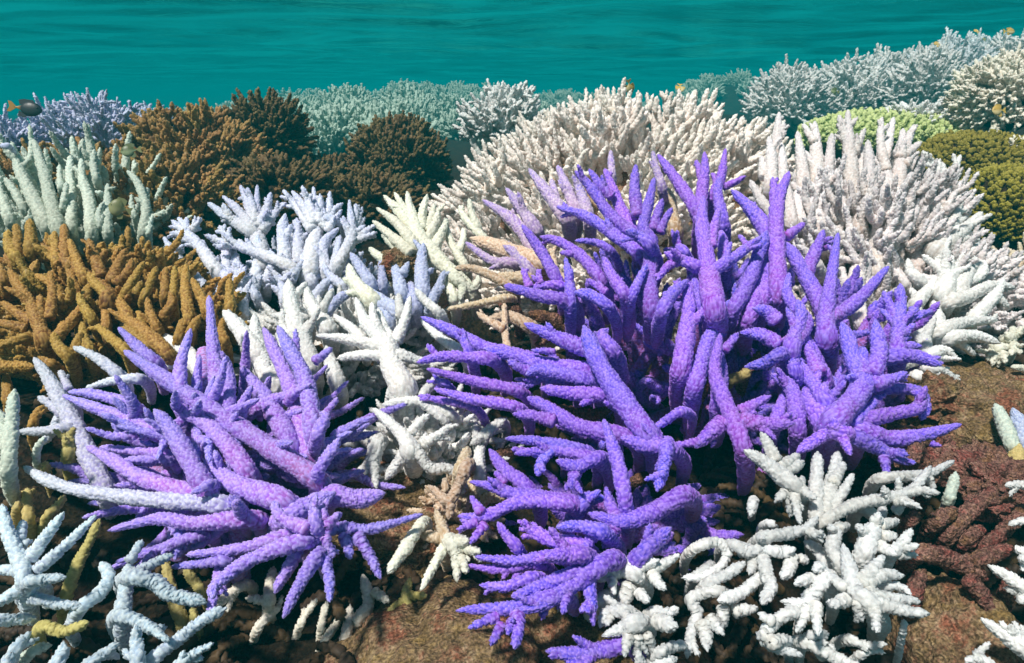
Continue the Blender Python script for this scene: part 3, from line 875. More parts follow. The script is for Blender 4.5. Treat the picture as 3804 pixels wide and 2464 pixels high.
traced('staghorn_coral', 'slate blue coral spikes just behind the ivory star coral', 'coral', 'slate', (1500, 1080, 1.06, 0, .24), '''
@v3
+2 1940,860,78 1930,650,60 1945,508,26 | 1960,720,30 2020,690,14
+1 1570,800,62 1480,660 1425,578,20
+1 1790,860,66 1750,700 1738,608,18 | 1790,740,44 1840,640,14
+1 1655,800,44 1640,620,18
+2 2000,940,52 2060,800 2095,705,18
+2 !lemon 1580,920,92 1450,780 1412,655,24 | 1470,800,44 1370,758,16 | 1500,860,46 1370,862,16
+2 1760,1000,80 1620,900 1540,840,26
1880,960,90 1860,850,70 1850,780,40
+1 1700,1080,70 1640,980 1600,950,30
+1 1250,1000,60 1350,900 1440,850,30
''', spurs=.35, slim=.74)
traced('staghorn_coral', 'lemon white fan coral in front of the cream dome coral', 'coral', 'lemon', (1600, 900, 1.12, 0, .26), '''
@v3
+1 2290,860,64 2160,730,72 2000,570,90 1900,440,88 1850,260,46 1828,140,15 | 1890,420,72 1780,290 1663,168,16 | 1895,400,50 1740,148,14 | 1935,420,54 1935,300 1972,162,15
+1 1980,470,52 2030,360 2062,243,16 | 1970,430,40 2000,320 2024,225,14
+2 1890,530,62 1750,360 1612,256,16 | 1870,590,62 1720,460 1585,348,16
+1 2010,580,62 2080,410 2110,330,20
-1 2240,670,44 2140,500 2095,330,18
+2 2160,750,62 2280,830,52 2330,790 2335,735,18 | 2230,800,40 2210,910,30
-2 2380,480,44 2250,340 2200,240,18
-2 2340,420,40 2290,300 2270,190,16
+1 1690,640,50 1610,590 1560,540,22
1760,560,40 1690,480 1650,450,24
+1 2160,900,60 2120,800,40 2100,720,20
-1 2200,560,40 2230,470 2225,400,18
''', spurs=.3, slim=.70)
traced('staghorn_coral', 'tan coral branches lying in the gap left of the purple coral', 'coral', 'tan', (1800, 1000, 1.0, 0, .24), '''
@t5
1310,860,92 1100,770,80 860,690,40
+1 1120,1010,40 900,900 760,890,24
+2 1110,1450,32 1090,1300 1085,1125,17 | 1095,1300,34 980,1240 905,1185,18
+1 1110,1090,34 900,1130 710,1165,18
+1 1500,1000,60 1400,900 1350,800,36
1420,880,36 1395,760,22
+1 1240,960,56 1120,950 1040,930,40
1700,960,60 1640,850 1660,760,36
1260,1280,60 1100,1210,50 950,1250,26
-1 !lilac 1330,820,70 1200,640,60 1100,540,48 945,440,18
-1 !lilac 1300,640,60 1200,500,46 1097,358,18 | 1130,560,30 1160,490,14
-1 !lilac 1500,560,66 1380,400,56 1250,230,20 | 1440,480,40 1400,300,18
-2 !lilac 1560,520,56 1500,350,44 1440,208,18
-1 !lilac 1650,560,56 1600,400,46 1560,300,20
0 !lilac 1260,920,66 1180,810,56 1080,740,22
!lilac 1150,860,50 1000,840 830,720,18
-1 !lilac 1800,280,40 1795,110,15
@v1
0 1440,840,84 1400,640,74 1380,480,56
''', spurs=.35)
rosy = traced('staghorn_coral', 'tall rose white staghorn coral right of the purple coral', 'coral', 'rosewhite', (3200, 850, 1.16, .06, .30), '''
@t3
+1 1180,1400,80 1165,1100,72 1155,950,52 1152,770,20 | 1140,1000,40 1090,808,18 | 1190,1080,40 1270,900,18
940,1300,76 930,1050,62 920,848,22 | 920,1000,34 840,868,15
+1 850,1400,70 830,1150,60 800,920,22
-1 640,1100,62 660,920,44 672,785,16 | 680,980,30 706,855,15
+2 610,1300,72 620,1130,60 600,955,22 | 570,1250,56 550,1090,20
1010,1250,56 1030,1050 1040,935,22
+1 1450,1500,84 1420,1250,66 1398,1040,22 | 1420,1200,46 1380,1000 1388,822,18
-1 1410,1100,50 1440,960 1470,820,18
+1 1490,1350,72 1520,1120,60 1535,900,22 | 1510,1110,52 1570,980 1615,872,18 | 1540,1090,44 1662,990,16 | 1540,1160,46 1620,1065,18
+1 1580,1500,72 1590,1250,56 1640,1230,30 | 1590,1420,40 1650,1330,16
+2 1220,1600,66 1290,1350,62 1300,1150,56 1290,980,24
+2 960,1600,76 990,1350,64 1040,1180,32
+2 820,1540,60 800,1420 800,1320,30
+3 960,1600,70 930,1450 895,1305,22
+3 1440,1560,70 1300,1450 1190,1375,26 | 1420,1540,56 1570,1370,24
+1 700,1450,80 700,1250,66 690,1000,22
+1 1100,1500,70 1080,1300,60 1075,1180,28
+1 1360,1580,66 1360,1350,60 1370,1200,28
+2 760,1560,66 740,1400,52 690,1180,24
1240,1300,70 1245,1150,50 1240,1000,22
+1 650,1550,60 560,1420,50 470,1260,24
@t6
+1 1130,700,84 1200,450,76 1250,330,50
+2 1290,560,80 1300,280,72 1320,40,28 | 1310,250,46 1140,60,22 | 1330,250,50 1420,140 1500,45,22
+2 940,330,70 880,120,62 860,-40,40
+1 1040,450,60 1030,250,56 1100,60,30
+1 1480,640,60 1410,540 1375,460,24
+2 1000,200,36 960,90 910,0,24
1200,900,90 1160,760,80 1190,640,40
+1 1130,720,50 1070,600,40 1060,520,26
+1 1240,640,60 1350,520,30
1440,500,50 1400,420,44 1400,300,26
+1 900,520,60 830,430,40 760,380,22
1550,540,80 1560,300,70 1540,60,26
+1 1640,620,60 1560,600 1500,600,30
''', spurs=0.62, slim=.66)
traced('staghorn_coral', 'pure white branching coral at the right rim of the rose white one', 'coral', 'white', (3500, 950, 1.12, .06, .28), '''
@t6
+1 1680,420,92 1720,330,80 1690,100,66 1740,-20,48 1810,-120,30 1850,-220,18 | 1700,60,48 1640,-90,18 | 1760,-30,36 1660,-170 1610,-200,16
+2 1760,370,66 1880,270,54 1995,160,20 | 1760,300,50 1820,180 1845,45,20 | 1800,240,34 1890,195,15 | 1840,340,40 1975,345,18
+1 1730,700,90 1760,600,76 1710,500,60 1700,450,40 | 1770,600,56 1880,470 1970,350,20 | 1770,640,50 1810,540 1820,440,20
+1 1830,700,70 1900,560,60 1960,460,24
+2 1780,760,66 1900,720,56 2050,650 2210,660,30 | 2050,680,40 2170,790,18
+2 1700,960,66 1850,900,56 2000,880 2095,880,20
+1 1700,980,80 1690,860,66 1670,750,26
+2 1780,1000,70 1950,985,54 2110,1030,18
+2 1640,1120,60 1720,1080 1800,1080,26 | 1640,1130,46 1795,1130,22
+1 1610,1080,70 1600,960,60 1580,880,36
+1 1650,1200,56 1740,1230 1855,1290,16
1560,1250,50 1660,1300,46 1790,1310,20
1540,1150,46 1450,1190 1380,1240,26
+1 1940,860,60 2060,740,56 2140,600,26
1880,640,60 1990,570,44 2010,480,22
+1 1560,760,60 1650,660 1690,560,26
1580,620,56 1520,560 1500,470,22
''', spurs=.7, slim=.74)
traced('staghorn_coral', 'bone white coral with knobbly arms standing below the purple coral', 'coral', 'knobwhite', (3100, 2050, .69, 0, .16), '''
@u5
+3 800,330,74 700,250,80 560,140,64 430,64,22 | 650,150,60 590,20 545,-60,24 | 660,200,56 740,140 812,92,24 | 700,230,50 840,140,30 | 730,330,44 645,422,20 | 745,340,42 748,520,18 | 770,360,40 815,570,16 | 800,320,52 925,398,20 | 820,330,32 832,248,16
+2 930,560,64 930,300,62 940,75,40 | 970,530,72 1040,280,60 1080,75,40 | 1000,530,46 1110,360 1185,228,22 | 1040,300,44 1120,150,36
+3 960,570,42 1200,440,54 1400,400,50 1600,330,40 1725,175,20 | 1500,380,42 1650,340 1785,362,18 | 1450,400,46 1560,420 1655,462,18 | 1430,400,34 1400,315,18 | 1500,360,28 1503,250,18 | 1660,280,24 1600,265,14
+1 1380,260,50 1600,240,44 1720,220,34 1885,136,16 | 1700,240,34 1750,340,18
+1 1260,470,60 1360,540,44 1400,440,36 | 1460,500,40 1540,440,24
+4 560,670,52 750,640,52 860,600 940,525,22 | 860,620,46 955,660,24 | 560,650,46 545,680,34
+4 1100,860,70 1040,760,64 1060,650,56 1090,560,34 | 1080,610,42 1155,580,22 | 1050,620,36 1025,590,22
+4 1260,780,96 1310,640,80 1340,550,40 | 1290,660,50 1212,588,22 | 1340,580,50 1365,495,26 | 1360,590,50 1500,550,20 | 1370,660,52 1490,655,22 | 1360,720,50 1480,790,26 | 1250,760,60 1230,870,22
+4 1460,780,46 1530,700,44 1592,608,18 | 1500,750,40 1642,722,16 | 1480,790,36 1630,790,18
+1 1000,880,56 940,760,54 850,700,40
''', spurs=.2, taper=.5)
traced('staghorn_coral', 'bluish white coral star with broad pointed arms at the lower right', 'coral', 'knobwhite', (3180, 2220, .63, 0, .16), '''
@u5
+5 1300,1120,100 1200,1040,86 1150,850,56 1115,718,22 | 1230,1000,64 1320,890 1400,798,30 | 1260,1000,58 1400,930 1535,933,22 | 1270,1060,54 1500,1100 1645,1112,24 | 1250,1090,68 1500,1170 1712,1200,22 | 1330,1150,42 1350,1320,22 | 1190,1090,48 1250,1245,28 | 1140,1100,52 1028,1146,28 | 1150,1040,46 1000,920,32 | 1260,1040,54 1410,1100 1495,1135,26
+4 1000,950,58 900,1080,62 850,1130,50 690,1112,24 | 880,1130,48 840,1230 795,1325,18 | 920,1120,52 930,1220 942,1345,22 | 920,1060,50 830,1100,44
+3 1020,1000,50 960,880,48 920,900,44 | 870,1040,48 900,950,40 780,990,26
+3 1380,1020,40 1500,1010 1580,1060,24 | 1500,1090,36 1600,1100,20
+4 760,1190,50 620,1270,54 590,1400,54 830,1490,24 | 640,1260,46 530,1200,26 | 600,1340,50 520,1360,36 | 600,1400,60 750,1380,50
+2 900,1350,44 1010,1340,28
+2 1530,1320,22 1540,1250,18
+1 !greywhite 850,1400,54 1050,1500 1250,1580,50 | 960,1500,40 990,1420,24 | 1060,1540,40 1060,1460,26
!greywhite 1150,1380,40 1280,1420 1410,1410,18
!greywhite 1240,1480,34 1330,1450 1400,1470,18
''', spurs=.2, taper=.5)
traced('staghorn_coral', 'twisted cream coral with curled stubby arms on the dark reef floor', 'coral', 'knobwhite', (2750, 2230, .66, 0, .16), '''
@u5
+2 90,740,40 230,700,46 305,760,44 270,860 130,940,34 0,950,24
+2 170,990,46 300,930,46 430,840,42
+2 340,720,50 450,760,64 570,745,20 | 480,790,50 490,850 465,920,30 | 430,740,46 400,800,30
+3 580,760,46 690,770,60 780,750,26 | 760,790,54 740,890 690,950,46 | 790,810,40 870,830,40
+3 560,820,60 590,950,56 620,1010 550,1130,50
+2 540,950,46 410,1050,52 250,1110,60 | 280,1130,56 280,1230 290,1290,22 | 340,1190,48 430,1170 520,1160,36
+2 250,1040,50 130,1060,46 60,1100,56 100,1200,56 60,1340,50 30,1500,40 | 130,1240,66 160,1350 172,1455,32 | 170,1210,54 230,1280 282,1345,26
+1 100,930,40 200,860,40 150,850,30
490,420,40 470,520,50
+1 600,570,30 650,600,34
''', spurs=.15, taper=.6)
traced('staghorn_coral', 'ivory coral with blunt fingers under the lowest purple branches', 'coral', 'knobwhite', (2330, 2200, .66, 0, .16), '''
@u4
+2 2050,930,66 1950,900,64 1850,930,54 1645,945,26 | 2020,900,54 1940,820 1845,762,30 | 2060,880,54 2140,850 2205,828,22 | 2150,900,46 2260,840 2335,795,24 | 2150,900,50 2200,980 2255,1025,34 | 1880,950,40 1895,1062,16 | 2020,980,62 1970,1090 1950,1160,54 | 2060,1050,46 2135,1112,24
+3 1990,1190,62 1850,1190,50 1800,1290,24 | 1880,1200,40 1840,1280,22
+4 2060,1260,84 1960,1300,58 1820,1350,20 | 2000,1260,52 1960,1160,24 | 2000,1330,46 1970,1490,22 | 2060,1330,46 2050,1500,24 | 2120,1330,46 2180,1485,24 | 2170,1240,60 2330,1290,70
+2 2170,1190,46 2280,1190,42 2340,1160,20
+3 2200,1475,40 2300,1430,48 2400,1420,60
1800,1120,70 1900,1060,70 2000,1040,60
+2 2080,1560,40 2060,1460,30
+2 2200,1560,60 2330,1510,50
1590,1090,30 1640,1070,34
''', spurs=.2, taper=.5)
traced('staghorn_coral', 'pale minty coral sprigs reaching in from the lower right corner', 'coral', 'greywhite', (3720, 2150, .66, 0, .16), '''
@u5
!white 2480,340,50 2340,300,34 2248,310,18
!white 2480,540,34 2350,555 2270,578,16
+1 !white 2450,1080,74 2290,960,54 2130,865,22 | 2400,1080,56 2330,1110,30
+1 !white 2480,800,60 2340,760,40 2320,730,22 | 2400,820,40 2350,820,22
+2 !white 2450,1480,110 2260,1360,70 2080,1235,28 | 2300,1390,46 2290,1280,24 | 2400,1400,46 2330,1330,24
+1 2120,1560,60 2060,1500 2070,1440,24 | 2080,1510,40 1970,1530,20
''', spurs=.6)
traced('staghorn_coral', 'soft mint coral paddles standing on rock at the right edge', 'coral', 'mint', (3740, 1600, .86, 0, .2), '''
@u6
+1 2300,960,60 2240,800,70 2180,660,40
!slate 2400,960,80 2350,800,70 2300,690,36
@u5
!ochre 2400,230,110 2330,160,100 2340,20,50
1850,400,46 1880,300,46 1900,215,36
''', spurs=.1)

# ================================================================ left hand side
gold = traced('staghorn_coral', 'golden brown staghorn coral with stout fingers at the left edge', 'coral', 'gold', (350, 1200, .96, 0, .28), '''
@t4
+2 300,1020,80 270,940,60 220,800,56 120,640,50 60,540,26 | 330,880,42 350,700 330,556,22 | 270,900,44 268,710,22 | 220,900,46 100,820 8,758,22 | 190,940,50 -30,890,30
+2 190,990,44 90,1020 -20,1060,36
+2 380,1000,52 480,880,46 575,745,24 | 400,980,40 420,890,22
+1 720,760,70 700,670,56 450,500,52 330,430,44 218,340,22 | 740,640,52 790,500 842,405,22 | 680,600,50 630,450 590,338,22 | 760,650,44 850,560 880,470,20
+1 560,600,46 500,450 460,340,22
+1 720,720,52 640,640 580,560,22 | 640,610,34 638,540,18
+1 840,700,46 900,590 960,490,20
+1 960,730,40 1000,630 1046,522,20 | 900,710,36 945,620,18
+1 1095,720,38 1100,620 1106,528,20
1155,740,40 1165,520,20
+2 1260,870,50 1235,660,44 1241,506,20
+1 1380,820,52 1330,700 1280,600,24
+1 710,930,42 705,830 700,740,22
+2 1050,940,46 1000,830 982,730,22
+1 950,940,46 920,820,22
+3 1110,1090,66 920,920,58 762,832,28
+3 840,1090,52 730,990 648,912,30
+2 1270,960,44 1300,900 1335,845,20
+2 1190,1000,46 1210,930 1218,872,30
+2 600,1090,46 560,990 545,890,26
1535,840,50 1530,720 1530,598,26
+2 -20,1195,56 100,1185 225,1190,40
120,480,56 60,380 55,280,30
210,420,60 205,300 198,205,30
110,470,50 115,350 108,240,30
430,500,52 430,360 428,240,26
380,500,46 365,380 365,288,24
+1 30,620,46 10,560 -10,500,30
+1 200,600,50 250,480,22
+1 400,760,52 360,650 230,575,26
+1 560,760,46 600,660,40 690,590,26
520,720,40 470,570 465,460,24
+1 860,860,52 780,740 690,680,26
+1 1090,860,50 1150,760 1130,690,28
+2 1000,1060,52 880,960,44 800,930,30
+2 460,1130,56 380,1040,46 360,960,34
+1 620,880,46 560,790 520,700,26
+2 500,1080,46 540,960,30
+1 860,960,40 850,860,24
+1 1420,900,50 1400,780 1400,690,26
+1 1500,1020,40 1470,940 1500,860,24
@u1
+1 230,800,40 260,720 310,670,26
60,640,50 50,540 40,450,26
380,390,46 330,370 270,330,26
''', spurs=.35, taper=.5, crust='crustdark', slim=.70)
mint = traced('staghorn_coral', 'pale mint coral of long upright prongs at the far left', 'coral', 'mint', (300, 800, 1.30, 0, .3), '''
@v2
+1 580,1480,115 400,1100,98 250,800,80 180,610,40
+1 740,1560,115 640,1200,98 560,850,80 490,620,64 420,400,34
890,1480,78 890,1100,70 870,800,60 880,600,36
+1 1140,1560,92 1110,1150,86 1030,900,62 1010,640,26
1210,900,60 1160,700,50 1175,530,30
1340,1560,72 1340,1200,60 1340,955,26 | 1340,1020,26 1420,1005,12
+1 1780,1560,72 1820,1250,66 1720,950,56 1588,788,22 | 1800,1130,40 1842,1008,22
760,1010,42 745,850 740,720,22
+1 790,1240,52 830,940,34
+1 1850,1560,48 1890,1340,20
300,1260,62 150,1000,56 60,880,30
+1 340,1410,46 410,1340 485,1260,28
1680,1360,46 1640,1220 1640,1090,18
120,1400,80 0,1050,70 -60,800,40
+1 760,1500,50 600,1400 500,1350,34
1260,1080,40 1190,1050,26
+1 1250,1480,56 1230,1330 1290,1180,24
!lavender 100,480,40 20,480,36
''', spurs=0.35, slim=.74)
traced('staghorn_coral', 'ice blue coral star with curved arms in the dark lower left corner', 'coral', 'ice', (220, 2150, .63, 0, .16), '''
@u2
+3 170,980,66 150,860,62 60,640,52 15,445,24 | 130,700,40 165,555,24 | 190,840,56 320,660 440,498,24 | 230,920,48 480,700 662,518,18 | 160,900,48 -40,890,30 | 150,730,34 215,690,18
+4 210,980,56 330,960 452,942,20
+2 200,1000,56 60,1080 -40,1140,40
+1 560,1160,54 700,1050,56 755,930,48 700,845,28
+1 230,1090,50 400,1130 565,1145,26
0 -60,1260,60 100,1240 250,1225,36
+1 850,1220,66 870,1050,62 890,930,58 905,840,36 | 930,930,50 1060,850 1200,790,22 | 890,850,40 985,690,20
+2 910,940,66 1080,980,70 1180,1060,62 1430,1120,52
+2 830,1210,58 1000,1270,50 1170,1385,18 | 1080,1310,30 1150,1290,16
+3 960,1580,62 950,1400 945,1280,36
+2 1060,1520,60 1250,1370,54 1400,1250,50 1570,1160,46
+3 1220,1580,46 1350,1480 1475,1408,18
+3 600,1580,60 720,1480 825,1405,20 | 740,1480,30 820,1500,14
+1 380,1580,70 430,1480 440,1400,34
+2 100,1460,50 150,1390 205,1330,26 | 40,1560,50 80,1470,30
!mint 200,1480,46 280,1440 350,1420,26
!ochre 300,1290,50 450,1320 610,1260,34
!mint -40,520,60 40,640,30
@u1
!mint +0 60,1100,62 80,800,58 100,560,34 | 40,1000,60 -10,700,40
!mint 260,970,24 310,900,22
''', spurs=.18)
traced('coral_finger', 'single olive coral finger leaning beside the ice blue star', 'coral', 'ochre', (320, 2070, .68, 0, .16), '''
@u2
460,1080,50 540,860,48 620,700 690,545,28
''', spurs=.2)
traced('coral_fragment', 'mustard coral knobs on the dark floor at far left', 'coral', 'ochre', (120, 1850, .74, 0, .16), '''
@u2
200,540,46 190,430 190,330,30
120,470,40 130,420,34
330,520,36 400,450 450,380,26
480,100,60 480,20 470,-60,30
320,190,30 315,145,24
''', spurs=.4)
traced('dead_coral', 'dead coral branches coated in dark pink algae at the right', 'dead coral', 'redrock', (3550, 2080, .70, 0, .16), '''
@u5
+2 1640,780,80 1800,800,84 1960,870,84 2110,960,66 | 1960,930,66 2080,1070,56 2150,1210,40 | 2000,850,66 2150,790 2290,740,50
+1 1600,1080,70 1640,960,64 1680,900,60
1850,640,66 2000,480,70 2180,330,60
+1 1760,560,60 1900,470,80,2
1980,680,70 2080,610,56
1700,300,56 1760,200 1800,120,50
2250,1060,56 2270,960 2200,880,56
1580,560,50 1640,500,56
2120,720,50 2300,560 2370,440,60
1600,100,60 1640,20,50 1760,-60,60
''', spurs=.25, cup=.005)
traced('coral_fragment', 'dead pinkish brown coral twigs in the dark gaps under the purple coral', 'dead coral', 'redrock', (2600, 1650, .88, 0, .2), '''
@t6
330,900,60 350,800,56 290,780,40
420,1240,40 480,1150 510,1090,24
!ochre 300,1290,50 400,1250,46 440,1200,40
860,1190,40 950,1060,36 1040,1020,30
100,1420,50 140,1320,40 150,1250,26
@u3
2060,1100,46 2200,1060,40
1460,600,40 1760,640,50 1900,560,40
1000,950,50 1240,880,46
1960,640,40 2100,700,40
@t5
1480,1300,40 1300,1400,36
1150,1180,60 1050,1120,50
1420,1240,60 1250,1190,46
''', spurs=.3, cup=.005)
traced('staghorn_coral', 'cream yellow coral rosettes on dark rock by the right edge', 'coral', 'lemon', (3690, 1280, 1.05, 0, .25), '''
@t6
+1 2120,1060,40 2080,1080,44 2020,1110,16 | 2080,1080,36 2030,1150,14 | 2090,1090,36 2060,1180,14 | 2110,1090,34 2100,1190,14 | 2130,1090,34 2150,1160,14 | 2130,1060,34 2190,1060,14 | 2090,1060,34 2040,1040,14
+1 2180,1000,44 2150,960,26 | 2160,1010,36 2110,990,15 | 2200,1000,40 2200,920,20 | 2220,980,36 2270,920,16 | 2210,1040,30 2250,1100,16 | 2210,1030,30 2190,1110,15
2330,1230,50 2260,1200,30 2190,1190,16
''', spurs=.2)

# ================================================================ rounded colonies built from their own shape
def vc(x, y, d): return PV(x, y, d)
bush('staghorn_coral', 'huge cream dome of bristling finger coral behind the purple coral', 'coral', 'cream', vc(1460, 600, 1.66), (.47, .40, .37), 100, .10, .0088, nf=5, multi=8, up=.24, seed=4, zmin=-.5, inner=.86, back=.16, spread=.85, jit=.10, sub=0, crust='tanbase', fstart=(.35, .9), flen=(.35, .65))
bush('staghorn_coral', 'rose white finger coral clump filling behind the tall upright prongs', 'coral', 'rosewhite', vc(1985, 630, 1.40), (.23, .20, .235), 64, .11, .0088, nf=4, multi=4, up=.42, seed=9, zmin=-.3, inner=.7, back=.25, spread=.7, crust='tanbase')
bush('staghorn_coral', 'white coral clump sloping to the right edge below the olive mounds', 'coral', 'rosewhite', vc(2190, 720, 1.36), (.17, .16, .15), 44, .09, .0082, nf=5, multi=2, up=.25, seed=15, zmin=-.4, inner=.66, back=.25, crust='tanbase')
bush('staghorn_coral', 'peach coral clump cut by the right edge below the olive mounds', 'coral', 'peach', vc(2385, 700, 1.42), (.11, .12, .12), 40, .08, .0065, nf=6, up=.3, seed=16, zmin=-.4, inner=.6)
bush('staghorn_coral', 'blue white coral clump filling the hollow below the feathery fans', 'coral', 'bluewhite', vc(700, 710, 1.32), (.19, .16, .13), 50, .10, .0075, nf=6, up=.35, seed=21, zmin=-.3, inner=.6, sub=1)
bush('staghorn_coral', 'ivory coral clump between the violet coral and blue white fans', 'coral', 'white', vc(800, 830, 1.14), (.19, .13, .11), 60, .10, .0085, nf=5, up=.3, seed=22, zmin=-.3, inner=.6, sub=0)
bush('', '', '', 'purple', vc(1570, 880, 1.10), (.27, .16, .21), 50, .14, .0105, nf=3, up=.30, seed=101, zmin=-.4, inner=.45, back=.0, into=big)
bush('', '', '', 'purple', vc(1900, 860, 1.08), (.17, .13, .16), 30, .12, .0100, nf=3, up=.30, seed=102, zmin=-.4, inner=.45, back=.0, into=big)
bush('', '', '', 'purple', vc(1450, 1240, .90), (.16, .08, .09), 24, .10, .0110, nf=3, up=.10, seed=103, zmin=-.5, inner=.4, back=.0, into=big)
bush('', '', '', 'rosewhite', vc(2020, 650, 1.20), (.22, .11, .20), 56, .11, .0072, nf=5, up=.38, seed=104, zmin=-.7, inner=.55, back=.0, into=rosy, multi=2)
bush('', '', '', 'gold', vc(230, 740, 1.10), (.24, .14, .13), 56, .085, .0085, nf=3, up=.3, seed=105, zmin=-.5, inner=.6, back=.1, into=gold, multi=2, taper=.55)
bush('', '', '', 'mint', vc(160, 480, 1.50), (.24, .12, .15), 30, .20, .0110, nf=3, up=.55, seed=106, zmin=-.3, inner=.3, back=.1, into=mint)
bush('', '', '', 'white', vc(1000, 1060, .90), (.12, .07, .08), 26, .08, .0075, nf=4, up=.15, seed=107, zmin=-.6, inner=.4, back=.0, into=ivory)
bush('', '', '', 'tan', vc(1075, 1190, .84), (.06, .05, .06), 14, .06, .0075, nf=3, up=.1, seed=108, zmin=-.6, inner=.4, back=.0, into=tanfrag)
bush('', '', '', 'violet', vc(520, 1080, .82), (.19, .10, .12), 30, .15, .0085, nf=3, up=.12, seed=109, zmin=-.6, inner=.25, back=.05, into=vio, taper=.35)
# brown colonies behind on the left
bush('staghorn_coral', 'golden brown finger coral mound left of the brown bush', 'coral', 'brown', vc(450, 395, 1.85), (.20, .20, .16), 90, .085, .0080, nf=4, multi=2, up=.35, seed=31, zmin=-.45, inner=.62, crust='crustdark', taper=.5)
bush('staghorn_coral', 'golden brown finger coral slope above the stout golden fingers', 'coral', 'brown', vc(380, 500, 1.62), (.20, .18, .14), 80, .08, .0078, nf=4, multi=2, up=.25, seed=32, zmin=-.45, inner=.62, crust='crustdark', taper=.5)
bush('staghorn_coral', 'brown finger coral strip behind pale mint prongs', 'coral', 'brown', vc(160, 420, 1.9), (.30, .16, .10), 70, .08, .0078, nf=3, multi=2, up=.4, seed=33, zmin=-.3, inner=.6, crust='crustdark', taper=.5)
bush('staghorn_coral', 'brown bush coral standing tallest against the teal water', 'coral', 'shaded_brown', vc(618, 325, 2.15), (.135, .13, .125), 80, .12, .0085, nf=7, up=.22, seed=34, zmin=-.7, inner=.42, crust='crustdark', taper=.5)
bush('staghorn_coral', 'dark brown bush coral with a rounded top in the middle distance', 'coral', 'shaded_brown', vc(925, 385, 2.25), (.165, .16, .15), 95, .085, .0068, nf=5, multi=2, up=.35, seed=35, zmin=-.6, inner=.72, crust='crustdark', taper=.5)
bush('staghorn_coral', 'low dark brown coral in the shadow between the two brown bushes', 'coral', 'shaded_brown', vc(745, 425, 2.2), (.16, .14, .08), 70, .08, .0068, nf=6, up=.35, seed=36, zmin=-.6, inner=.72, crust='crustdark', taper=.5)
bush('staghorn_coral', 'shaded brown coral below the rounded dark bush', 'coral', 'shaded_brown', vc(850, 480, 1.9), (.20, .12, .10), 80, .07, .0075, nf=6, up=.2, seed=37, zmin=-.9, inner=.74, crust='crustdark', taper=.55)
bush('staghorn_coral', 'shaded brown coral behind the feathery blue white fans', 'coral', 'shaded_brown', vc(640, 455, 1.75), (.16, .10, .10), 70, .07, .0075, nf=6, up=.2, seed=38, zmin=-.9, inner=.74, crust='crustdark', taper=.55)
# lavender corals at far left
for i, (x, y, d, rx, rz, lab) in enumerate([(30, 345, 2.1, .10, .09, 'lavender coral cut by the left edge below the dark fish'), (135, 330, 2.2, .10, .10, 'lavender coral right of the dark fish, behind the mint prongs'),
                                            (230, 318, 2.05, .12, .12, 'lavender coral star tallest in its row near the golden mound'), (315, 305, 3.0, .17, .11, 'hazy pale coral farthest in the lavender row')]):
    bush('staghorn_coral', lab, 'coral', 'lavender', vc(x, y, d), (rx, rx, rz), 30, .12, .0058, nf=6, up=.25, seed=50 + i, group='lavender corals at far left', zmin=-.1, inner=.3, taper=.35, sub=1)
# ridge of corals climbing to the right
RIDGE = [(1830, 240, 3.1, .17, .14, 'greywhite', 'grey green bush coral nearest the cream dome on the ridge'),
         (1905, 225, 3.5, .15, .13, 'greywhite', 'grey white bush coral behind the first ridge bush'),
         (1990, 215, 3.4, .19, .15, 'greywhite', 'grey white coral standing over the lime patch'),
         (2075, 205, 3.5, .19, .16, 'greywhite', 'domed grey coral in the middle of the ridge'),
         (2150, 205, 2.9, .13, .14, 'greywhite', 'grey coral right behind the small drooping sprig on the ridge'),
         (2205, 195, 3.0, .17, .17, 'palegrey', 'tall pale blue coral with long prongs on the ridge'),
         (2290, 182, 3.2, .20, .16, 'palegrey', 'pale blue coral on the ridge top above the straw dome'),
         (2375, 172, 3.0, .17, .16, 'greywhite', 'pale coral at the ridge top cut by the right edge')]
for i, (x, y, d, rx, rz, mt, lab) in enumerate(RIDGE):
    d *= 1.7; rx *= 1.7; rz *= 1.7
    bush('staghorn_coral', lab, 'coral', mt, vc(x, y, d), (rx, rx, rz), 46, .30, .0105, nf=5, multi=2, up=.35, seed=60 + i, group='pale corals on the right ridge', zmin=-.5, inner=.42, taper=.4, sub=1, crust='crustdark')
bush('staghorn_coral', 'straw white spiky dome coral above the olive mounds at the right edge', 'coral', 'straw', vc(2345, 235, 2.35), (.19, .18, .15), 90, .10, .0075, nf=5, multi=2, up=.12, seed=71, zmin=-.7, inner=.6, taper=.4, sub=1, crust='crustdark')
bush('staghorn_coral', 'small grey sprig coral drooping over the lime patch', 'coral', 'greywhite', vc(2125, 290, 2.5), (.09, .09, .07), 30, .13, .0072, nf=5, up=.1, seed=72, zmin=-.5, inner=.3, taper=.4, sub=1)
bush('staghorn_coral', 'grey coral sprig peeking over the cream dome from behind', 'coral', 'greywhite', vc(1170, 285, 2.6), (.16, .13, .13), 36, .16, .0095, nf=5, up=.4, seed=73, zmin=-.3, inner=.3, taper=.5, sub=1)
bush('staghorn_coral', 'small straw coral clump at the right edge between olive mounds', 'coral', 'straw', vc(2385, 385, 1.85), (.07, .07, .09), 30, .08, .008, nf=3, up=.4, seed=74, zmin=-.5, inner=.5)
